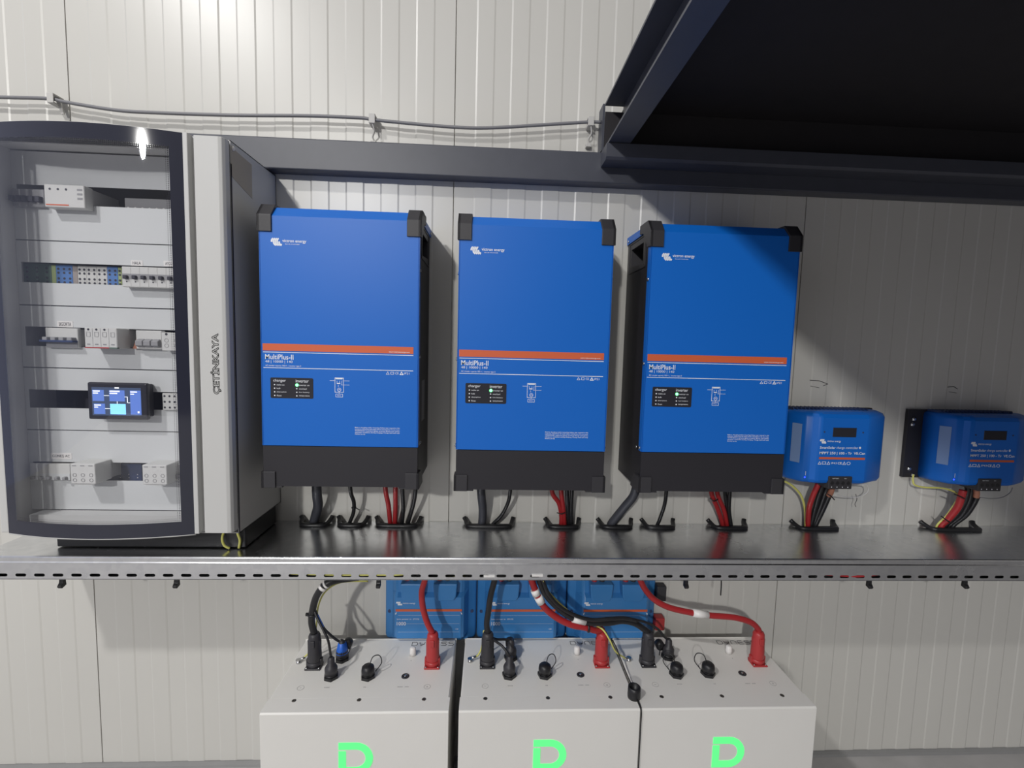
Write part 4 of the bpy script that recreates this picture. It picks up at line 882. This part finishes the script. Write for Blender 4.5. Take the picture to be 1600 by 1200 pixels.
# bits seen through the tray slots
solo('tray_wire', MB().tube([(-0.62, -0.200, 0.7060), (-0.50, -0.216, 0.7000), (-0.38, -0.221, 0.6975), (-0.26, -0.2235, 0.6990), (-0.20, -0.2225, 0.6995), (-0.12, -0.205, 0.7020), (-0.05, -0.18, 0.704)], 0.0026, 8), 'yg', 'yellow wire lying inside the tray, seen through its slots', 'wire')
solo('tray_tie', MB().box(-0.003, -0.232, 0.697, 0.024, -0.2245, 0.7005), 'wirew', 'white tie end in a tray slot over the middle distributor', 'cable tie', 'white tie ends showing in the tray slots')
solo('tray_tie', MB().box(0.115, -0.232, 0.699, 0.142, -0.2245, 0.7025), 'wirew', 'white tie end in a tray slot over the bundled red cable', 'cable tie', 'white tie ends showing in the tray slots')
solo('tray_wire', MB().tube([(0.80, -0.205, 0.7000), (0.92, -0.2235, 0.6985), (0.97, -0.2235, 0.699), (1.05, -0.205, 0.698)], 0.0032, 8), 'red', 'red wire inside the tray near the nearer charger, seen through slots', 'wire')

# ================= ENCLOSURE =================
enc = thing('distribution_enclosure', 'large grey electrical enclosure with curved clear door on the left', 'electrical enclosure', (-0.8425, 0, 0.80))
XL, XR, Zb, Zt = -1.1000, -0.585, 0.800, 1.6985
part('shell', MB().box(XR - 0.002, -0.222, Zb, XR, -0.001, Zt).box(XL, -0.222, Zb, XL + 0.002, -0.001, Zt).box(XL, -0.222, Zt - 0.002, XR, -0.001, Zt).box(XL, -0.222, Zb, XR, -0.001, Zb + 0.002).box(XL, -0.004, Zb, XR, -0.002, Zt), 'cab', enc)
part('interior_panel', MB().box(XL + 0.003, -0.100, Zb + 0.003, XR - 0.003, -0.095, Zt - 0.003), 'dark', enc)
hs = part('hinge_panel', MB().prism([(-0.6486, -0.226), (-0.6486, -0.248), (-0.6466, -0.250), (-0.597, -0.250), (-0.590, -0.2475), (-0.5860, -0.241), (-0.5850, -0.2265)], 0.8115, 1.695, 'z', 0.0008, 1), 'cab', enc)
w = MB(); mt = lambda u, v, h: (-0.6065 - v, -0.2501 - h, 1.1345 + u)
w.text('ÇETİNKAYA', (0.0, -0.004, 0.137, 0.0185), mt, outline=True, bold=0.02)
part('word_mark', w, 'ink', hs)
part('door_frame', MB().box(-0.6697, -0.252, 0.810, -0.6592, -0.2265, 1.699, 0.0015).box(-0.6592, -0.236, 0.812, -0.6486, -0.2265, 1.697).box(-1.0975, -0.248, 0.808, -1.0790, -0.2265, 1.699, 0.003), 'cab', enc)
part('frame_side', MB().box(XL, -0.2262, Zb + 0.004, XR - 0.001, -0.2225, Zt - 0.002).box(-1.09, -0.2265, 0.81, -0.66, -0.222, 0.84), 'dark', enc) if False else None
# curved door: x from -1.079 to -0.6697, bulging to y=-0.277
xa, xb, zlo, zhi = -1.0790, -0.6697, 0.8085, 1.6985
def yb_(x):
    u = (x - (xa + xb) / 2) / ((xb - xa) / 2)
    return -0.249 - 0.030 * (1 - u * u)
bx, bz = 0.0257, 0.032
def sheet(mb, x0, x1, z0_, z1_, off=0.0, n=28, uv=None, thick=0.003):
    lay = mb.bm.loops.layers.uv.new('pane') if uv else None
    for s in ((0.0, thick) if thick else (0.0,)):
        cols = []
        for i in range(n + 1):
            x = x0 + (x1 - x0) * i / n
            cols.append([mb.bm.verts.new((x, yb_(x) + off + s, z)) for z in (z0_, z1_)])
        for i, (a, b) in enumerate(zip(cols, cols[1:])):
            f = mb.bm.faces.new((a[0], b[0], b[1], a[1])); f.smooth = True
            if lay:
                for l in f.loops: l[lay].uv = ((l.vert.co.x - x0) * 1000, (l.vert.co.z - z0_) * 1000)
    return mb
dg = part('door_glass', sheet(MB(), xa + bx, xb - bx, zlo + bz, zhi - bz, 0.0, uv=1, thick=0), 'glass', enc, label='curved clear door pane')
mb = MB()
sheet(mb, xa, xb, zlo, zlo + bz, 0.0, thick=0); sheet(mb, xa, xb, zhi - bz, zhi, 0.0, thick=0)
sheet(mb, xa, xa + bx, zlo + bz, zhi - bz, 0.0, 4, thick=0); sheet(mb, xb - bx, xb, zlo + bz, zhi - bz, 0.0, 4, thick=0)
part('door_border', mb, 'border', enc, label='dark printed door border')
def rimpts(z, o): return [(xa + (xb - xa) * i / 24, yb_(xa + (xb - xa) * i / 24) + o, z) for i in range(25)]
part('door_rim', MB().tube(rimpts(zlo - 0.001, 0.002), 0.0022, 6, 1), 'cab', enc)
part('door_rim', MB().tube(rimpts(zhi + 0.0005, 0.003), 0.0012, 6, 1), 'cab', enc)
mb = MB()
for z in (zlo + 0.002, zhi - 0.004):
    P_ = rimpts(z, 0.004); Q_ = [(p[0], -0.226, p[2]) for p in P_]
    for i in range(24): mb.quad(P_[i], P_[i + 1], Q_[i + 1], Q_[i])
part('door_ledge', mb, 'cab', enc)
part('vent_tray', MB().box(-1.065, -0.215, 0.812, -0.665, -0.182, 0.838), 'cab', enc)
part('trim_shade_block', MB().box(-1.035, -0.185, 0.7475, -0.590, -0.020, 0.7985, 0.003), 'rubber', enc)  # black block standing in for dark edge trim and the shadow under the enclosure
part('side_seam', MB().box(XR - 0.0005, -0.2225, Zb + 0.003, XR + 0.0006, -0.219, Zt - 0.05), 'dark', enc)
part('tape_patch', MB().prism([(-0.222, 1.685), (-0.130, 1.680), (-0.130, 1.600), (-0.222, 1.622)], XR + 0.0002, XR + 0.0006, 'x'), 'tape', enc)
part('screw_cap', MB().lathe((XR + 0.0008, -0.214, 1.684), [(0.005, 0), (0.005, 0.002), (0.003, 0.004)], 'x', 12), 'wirew', enc)
# interior cover plates
yc = -0.180
op = [(1.5550, 1.5975), (1.3780, 1.4238), (1.2311, 1.2764), (1.0857, 1.1289), (0.9114, 0.9558)]
sp_ = [1.6720, 1.4737, 1.3259, 1.1809, 1.0327, 0.8380]
for i, (a, b) in enumerate(op):
    zt_, zb2 = sp_[i] - 0.0012, sp_[i + 1] + 0.0012; x0_, x1_ = -1.083, -0.705
    mb = MB()
    mb.box(-1.092, yc, b, -0.690, yc + 0.0015, zt_).box(-1.092, yc, zb2, -0.690, yc + 0.0015, a)
    mb.box(-1.092, yc, a, x0_, yc + 0.0015, b).box(x1_, yc, a, -0.690, yc + 0.0015, b)
    mb.box(-1.092, yc + 0.0015, zt_ - 0.0015, -0.690, yc + 0.010, zt_).box(-1.092, yc + 0.0015, zb2, -0.690, yc + 0.010, zb2 + 0.0015)
    part('cover_plate', mb, 'plate', enc)
part('inner_frame', MB().box(-1.0965, -0.2215, 0.812, -1.0925, -0.10, 1.69).box(-0.690, -0.2215, 0.812, -0.6865, -0.10, 1.69).box(-1.0925, -0.2215, 1.6735, -0.690, -0.182, 1.6755), 'cab', enc)
for (x0p, y0p, x1p, y1p, s_) in ((205, 407, 223, 415, 'HALA'), (256, 408, 272, 416, 'ATCO'), (90, 502, 114, 511, 'SIGORTA'), (80, 708, 112, 717, 'GÜNEŞ AC')):
    a = AWP(x0p, y1p); b = AWP(x1p, y0p)
    pl = part('paper_label', MB().box(a[0], yc - 0.0006, a[1], b[0], yc, b[1]), 'wirew', enc)
    part('label_text', MB().text(s_, (a[0] + 0.004, a[1] + 0.003, b[0] - 0.004, b[1] - 0.003), front(yc - 0.0006)), 'ink', pl)

# devices inside
def dev(name, label, cat, pxbox, yf, m, group=None, yb2=-0.104):
    x0p, y0p, x1p, y1p = pxbox
    a, b = at(x0p, y1p, yf), at(x1p, y0p, yf)
    x0_, x1_, z0_, z1_ = a[0], b[0], a[1], b[1]
    t = thing(name, label, cat, ((x0_ + x1_) / 2, yb2, z0_), group)
    mb = MB()
    if yf < -0.182:      # the face stands proud of the cover plate, the neck goes through its opening
        zm = (z0_ + z1_) / 2; o = min(op, key=lambda q: abs((q[0] + q[1]) / 2 - zm))
        mb.box(x0_, yf, z0_, x1_, -0.1808, z1_, 0.0012, 1)
        mb.box(x0_ + 0.002, -0.181, max(z0_ + 0.002, o[0] + 0.001), x1_ - 0.002, yb2, min(z1_ - 0.002, o[1] - 0.001))
    else: mb.box(x0_, yf, z0_, x1_, yb2, z1_, 0.0012, 1)
    part('housing', mb, m, t)
    return t, x0_, x1_, z0_, z1_
def holes(t, xs, zs, yf, r=0.0022, m='dark', name='terminal_holes'):
    mb = MB()
    for x in xs:
        for z in zs: mb.cyl((x, yf - 0.0004, z), (x, yf + 0.001, z), r, n=8)
    part(name, mb, m, t)
def lin(a, b, n): return [a + (b - a) * (i + 0.5) / n for i in range(n)]
# row 1
t, x0_, x1_, z0_, z1_ = dev('surge_protector', 'pale surge protector block with red line in the enclosure top row', 'surge protector', (70, 290, 131, 323), -0.205, 'devw')
holes(t, lin(x0_ + 0.004, x0_ + 0.056, 3), [z1_ - 0.010], -0.205, 0.0026)
part('red_line', MB().rect(x0_ + 0.003, z0_ + 0.004, x0_ + 0.052, z0_ + 0.0065, -0.2056), 'orange', t)
mb = MB()
for i in range(3): mb.rect(x1_ - 0.015, z1_ - 0.012 - i * 0.0095, x1_ - 0.004, z1_ - 0.008 - i * 0.0095, -0.2056)
part('slots', mb, 'devg', t)
t, x0_, x1_, z0_, z1_ = dev('circuit_breaker', 'shadowed breaker group at the far left of the top row', 'circuit breaker', (19, 296, 68, 322), -0.190, 'devg')
mb = MB()
for x in lin(x0_, x1_, 5): mb.box(x - 0.005, -0.200, z0_ + 0.010, x + 0.004, -0.189, z0_ + 0.022)
part('toggle', mb, 'dark', t)
t, x0_, x1_, z0_, z1_ = dev('terminal_strip', 'low grey terminal strip deep in the right of the top row', 'terminal block', (195, 312, 272, 329), -0.150, 'devg')
holes(t, lin(x0_, x1_, 7), [z0_ + 0.006], -0.150, 0.0030, 'wirew', 'screw_heads')
# row 2
GT, GB = 'terminal blocks in the second row', 'breakers in the second row'
for (a, b, m, lab, nm) in ((36, 80, 'tgreen', 'dark green terminal block at the left of the second row', 3), (81, 87, 'tyellow', 'narrow yellow-green terminal beside the dark green block', 1), (88, 113, 'tblue', 'wide blue terminal block in the second row', 3), (114, 121, 'beige', 'brownish end piece right of the wide blue terminal', 1),
                       (122, 135, 'devw', 'first pale terminal block with dark holes in the second row', 2), (136, 151, 'devw', 'second of the three pale holed terminal blocks', 2), (152, 167, 'devw', 'third pale holed terminal block, touching the narrow blue one', 2), (168, 184, 'tblue', 'narrow blue terminal block beside the white breakers', 2), (185, 190, 'tyellow', 'yellow-green terminal just left of the white breakers', 1)):
    yy = 412 + (a - 36) * 0.035
    t, x0_, x1_, z0_, z1_ = dev('terminal_block', lab, 'terminal block', (a, yy, b, yy + 31), -0.165, m, GT)
    if nm > 1 or a > 180: holes(t, lin(x0_, x1_, nm), [z0_ + 0.006, z0_ + 0.015, z0_ + 0.028, z0_ + 0.037], -0.165, 0.0028)
for i in range(6):
    a = 191 + i * 13.8
    t, x0_, x1_, z0_, z1_ = dev('miniature_breaker', 'white miniature breaker in the second row, number %s from the left of six' % ('one', 'two', 'three', 'four', 'five', 'six')[i], 'circuit breaker', (a, 416.5 + i * 0.45, a + 13.3, 448 + i * 0.45), -0.200, 'devw', GB)
    part('recess', MB().box(x0_ + 0.0004, -0.2006, z0_ + 0.018, x1_ - 0.0004, -0.1995, z0_ + 0.030), 'devg', t)
    part('toggle', MB().box(x0_ + 0.006, -0.207, z0_ + 0.018, x1_ - 0.006, -0.199, z0_ + 0.026, 0.001, 1), 'dark', t)
    holes(t, [(x0_ + x1_) / 2], [z0_ + 0.012], -0.200, 0.0016)
# row 3
t, x0_, x1_, z0_, z1_ = dev('main_breaker', 'four-pole breaker with grey levers at the left of the third row', 'circuit breaker', (72, 513, 121, 543), -0.190, 'devw')
part('lever_bar', MB().box(x0_ - 0.003, -0.204, z0_ + 0.013, x1_ - 0.001, -0.189, z0_ + 0.018, 0.001, 1), 'devd', t)
for x in lin(x0_, x1_, 4): part('lever', MB().box(x - 0.006, -0.203, z0_ + 0.016, x + 0.005, -0.189, z0_ + 0.025, 0.001, 1), 'devg', t)
part('lower_face', MB().rect(x0_ + 0.001, z0_ + 0.001, x1_ - 0.001, z0_ + 0.012, -0.1905), 'devg', t)
t, x0_, x1_, z0_, z1_ = dev('surge_protector', 'protruding white surge protector with red and green edge in the third row', 'surge protector', (133, 513, 182, 544), -0.220, 'devw')
part('red_edge', MB().box(x0_, -0.2206, z0_ + 0.0005, x0_ + (x1_ - x0_) * 0.75, -0.214, z0_ + 0.003), 'redp', t)
part('green_edge', MB().box(x0_ + (x1_ - x0_) * 0.75, -0.2206, z0_ + 0.0005, x1_, -0.214, z0_ + 0.003), 'tgreen', t)
holes(t, lin(x0_, x1_, 4)[:3], [z1_ - 0.004], -0.220, 0.0025)
w = MB()
for x in lin(x0_, x1_, 4):
    w.stroke([(x - 0.004, z1_ - 0.010), (x + 0.004, z1_ - 0.010), (x + 0.004, z1_ - 0.020), (x - 0.004, z1_ - 0.020)], 0.0006, front(-0.2202), closed=True); w.rect(x - 0.004, z0_ + 0.008, x + 0.003, z0_ + 0.0105, -0.2204)
for x in (1, 2, 3): w.rect(x0_ + (x1_ - x0_) * x / 4 - 0.0003, z0_ + 0.004, x0_ + (x1_ - x0_) * x / 4 + 0.0003, z1_ - 0.001, -0.2203)
part('markings', w, 'devg', t)
t, x0_, x1_, z0_, z1_ = dev('changeover_switch', 'switch block with three grey levers and a brown side in the third row', 'switch', (213, 517, 252, 545), -0.195, 'devw')
part('brown_side', MB().prism([(x0_ - 0.001, z0_), (x0_ - 0.012, z0_), (x0_ - 0.001, z0_ + 0.028)], -0.19, -0.1812, 'y'), 'salmon', t)
for x in lin(x0_ + 0.004, x1_ - 0.001, 3): part('lever', MB().prism([(-0.194, z0_ + 0.024), (-0.205, z0_ + 0.019), (-0.205, z0_ + 0.008), (-0.194, z0_ + 0.003)], x - 0.0085, x + 0.0075, 'x', 0.001, 1), 'devg', t)
t, x0_, x1_, z0_, z1_ = dev('relay_module', 'white module with round marks at the right end of the third row', 'relay', (253, 520, 283, 548), -0.205, 'devw')
holes(t, lin(x0_, x1_, 2), [z1_ - 0.004], -0.205, 0.003)
w = MB()
for x in lin(x0_, x1_, 2):
    for z in (z0_ + 0.012, z0_ + 0.024): w.stroke([(x + 0.0045 * math.cos(k * 0.785), z + 0.0045 * math.sin(k * 0.785)) for k in range(8)], 0.0007, front(-0.2052), closed=True)
part('round_marks', w, 'devg', t)
# row 4
a, b = at(138, 655, -0.215), at(229, 599, -0.215)
x0_, x1_, z0_, z1_ = a[0], b[0], a[1], b[1]
t = thing('touch_display', 'black touch display with blue tiles on its lit screen, inside the enclosure', 'display', ((x0_ + x1_) / 2, yc, z0_))
part('bezel', MB().box(x0_, -0.215, z0_, x1_, -0.2035, z1_, 0.004, 3), 'panel', t)
part('mounting_frame', MB().box(x0_ + 0.006, -0.204, z0_ + 0.004, x1_ - 0.008, yc - 0.0008, z1_ - 0.004, 0.003, 2), 'capb', t)
wX, hZ = x1_ - x0_, z1_ - z0_
scn = part('screen', MB().box(x0_ + 0.08 * wX, -0.2156, z0_ + 0.11 * hZ, x1_ - 0.10 * wX, -0.2148, z1_ - 0.13 * hZ), 'screen', t, label='lit screen')
T = lambda u0, v0, u1, v1: (x0_ + wX * u0, z0_ + hZ * v0, x0_ + wX * u1, z0_ + hZ * v1)
for (u0, v0, u1, v1, m) in ((0.095, 0.50, 0.285, 0.80, 'tile'), (0.375, 0.50, 0.63, 0.80, 'tile'), (0.72, 0.15, 0.90, 0.80, 'tile'), (0.11, 0.15, 0.295, 0.43, 'tile'), (0.38, 0.15, 0.64, 0.43, 'tilel')):
    q = T(u0, v0, u1, v1); part('screen_tile', MB().rect(*q, -0.2161), m, scn)
w = MB()
for (u0, v0, u1, v1) in ((0.105, 0.755, 0.22, 0.785), (0.105, 0.70, 0.19, 0.725), (0.385, 0.755, 0.55, 0.785), (0.385, 0.70, 0.51, 0.725), (0.73, 0.745, 0.84, 0.775), (0.73, 0.69, 0.79, 0.715), (0.12, 0.375, 0.23, 0.405), (0.12, 0.32, 0.18, 0.345), (0.47, 0.845, 0.54, 0.875), (0.84, 0.19, 0.87, 0.24), (0.285, 0.645, 0.375, 0.655), (0.295, 0.295, 0.38, 0.305), (0.63, 0.62, 0.67, 0.63), (0.67, 0.47, 0.68, 0.63), (0.68, 0.46, 0.72, 0.47), (0.50, 0.43, 0.508, 0.50)):
    w.rect(*T(u0, v0, u1, v1), -0.2165)
part('screen_text', w, 'scrw', scn)
t, x0_, x1_, z0_, z1_ = dev('terminal_strip', 'pale terminal strip with round holes right of the touch display', 'terminal block', (254, 615, 284, 641), -0.185, 'devw')
holes(t, lin(x0_, x1_, 4), lin(z0_, z1_, 3), -0.185, 0.0026)
# row 5
def contactor(px, lab):
    t, x0_, x1_, z0_, z1_ = dev('contactor', lab, 'contactor', px, -0.228, 'devw', 'white contactors in the bottom row')
    w = MB()
    for x in lin(x0_, x1_, 3):
        w.rect(x - 0.005, z1_ - 0.0055, x + 0.004, z1_ - 0.0035, -0.2286)
        for z in (z0_ + 0.009, z0_ + 0.021): w.stroke([(x + 0.004 * math.cos(k * 0.785), z + 0.004 * math.sin(k * 0.785)) for k in range(8)], 0.0007, front(-0.2283), closed=True)
    part('round_marks', w, 'devg', t)
    part('foot', MB().box(x0_ + 0.004, -0.224, z0_ - 0.003, x1_ - 0.006, -0.200, z0_ + 0.001), 'devw', t)
contactor((111, 725, 148, 756), 'protruding white contactor left of the dark blue devices in the bottom row')
contactor((223, 727, 260, 757), 'protruding white contactor right of the dark blue devices in the bottom row')
t, x0_, x1_, z0_, z1_ = dev('circuit_breaker', 'pale breaker row at the left of the bottom row, small dark toggles', 'circuit breaker', (48, 725, 109, 750), -0.188, 'devw')
part('lower_face', MB().rect(x0_ + 0.001, z0_ + 0.001, x1_ - 0.001, z0_ + 0.016, -0.1886), 'plate', t)
for x in lin(x0_, x1_, 5): part('toggle', MB().box(x - 0.004, -0.196, z0_ + 0.003, x + 0.003, -0.188, z0_ + 0.010, 0.001, 1), 'devg', t)
t, x0_, x1_, z0_, z1_ = dev('control_relay', 'dark blue device between the two white contactors', 'relay', (168, 724, 221, 752), -0.150, 'devd')
holes(t, lin(x0_, x1_, 4), [z0_ + 0.010, z0_ + 0.018], -0.150, 0.0012, 'wirew', 'lamps')
t, x0_, x1_, z0_, z1_ = dev('circuit_breaker', 'white breaker with grey lever at the right end of the bottom row', 'circuit breaker', (264, 725, 285, 751), -0.190, 'devw')
part('lever', MB().box(x0_ + 0.002, -0.198, z0_ + 0.006, x1_ - 0.004, -0.189, z0_ + 0.018, 0.001, 1), 'devg', t)
# wires at the enclosure bottom
for lab, pts, r in (('yellow-green wire below the enclosure hinge panel', [(-0.640, -0.165, 0.800), (-0.641, -0.192, 0.780), (-0.636, -0.196, 0.760), (-0.625, -0.192, 0.7490)], 0.003), ('yellow-green wire below the right corner of the enclosure', [(-0.610, -0.165, 0.800), (-0.606, -0.190, 0.790), (-0.600, -0.192, 0.770), (-0.604, -0.190, 0.7490)], 0.003)):
    solo('earth_wire', MB().tube(pts, r, 8), 'yg', lab, 'wire')
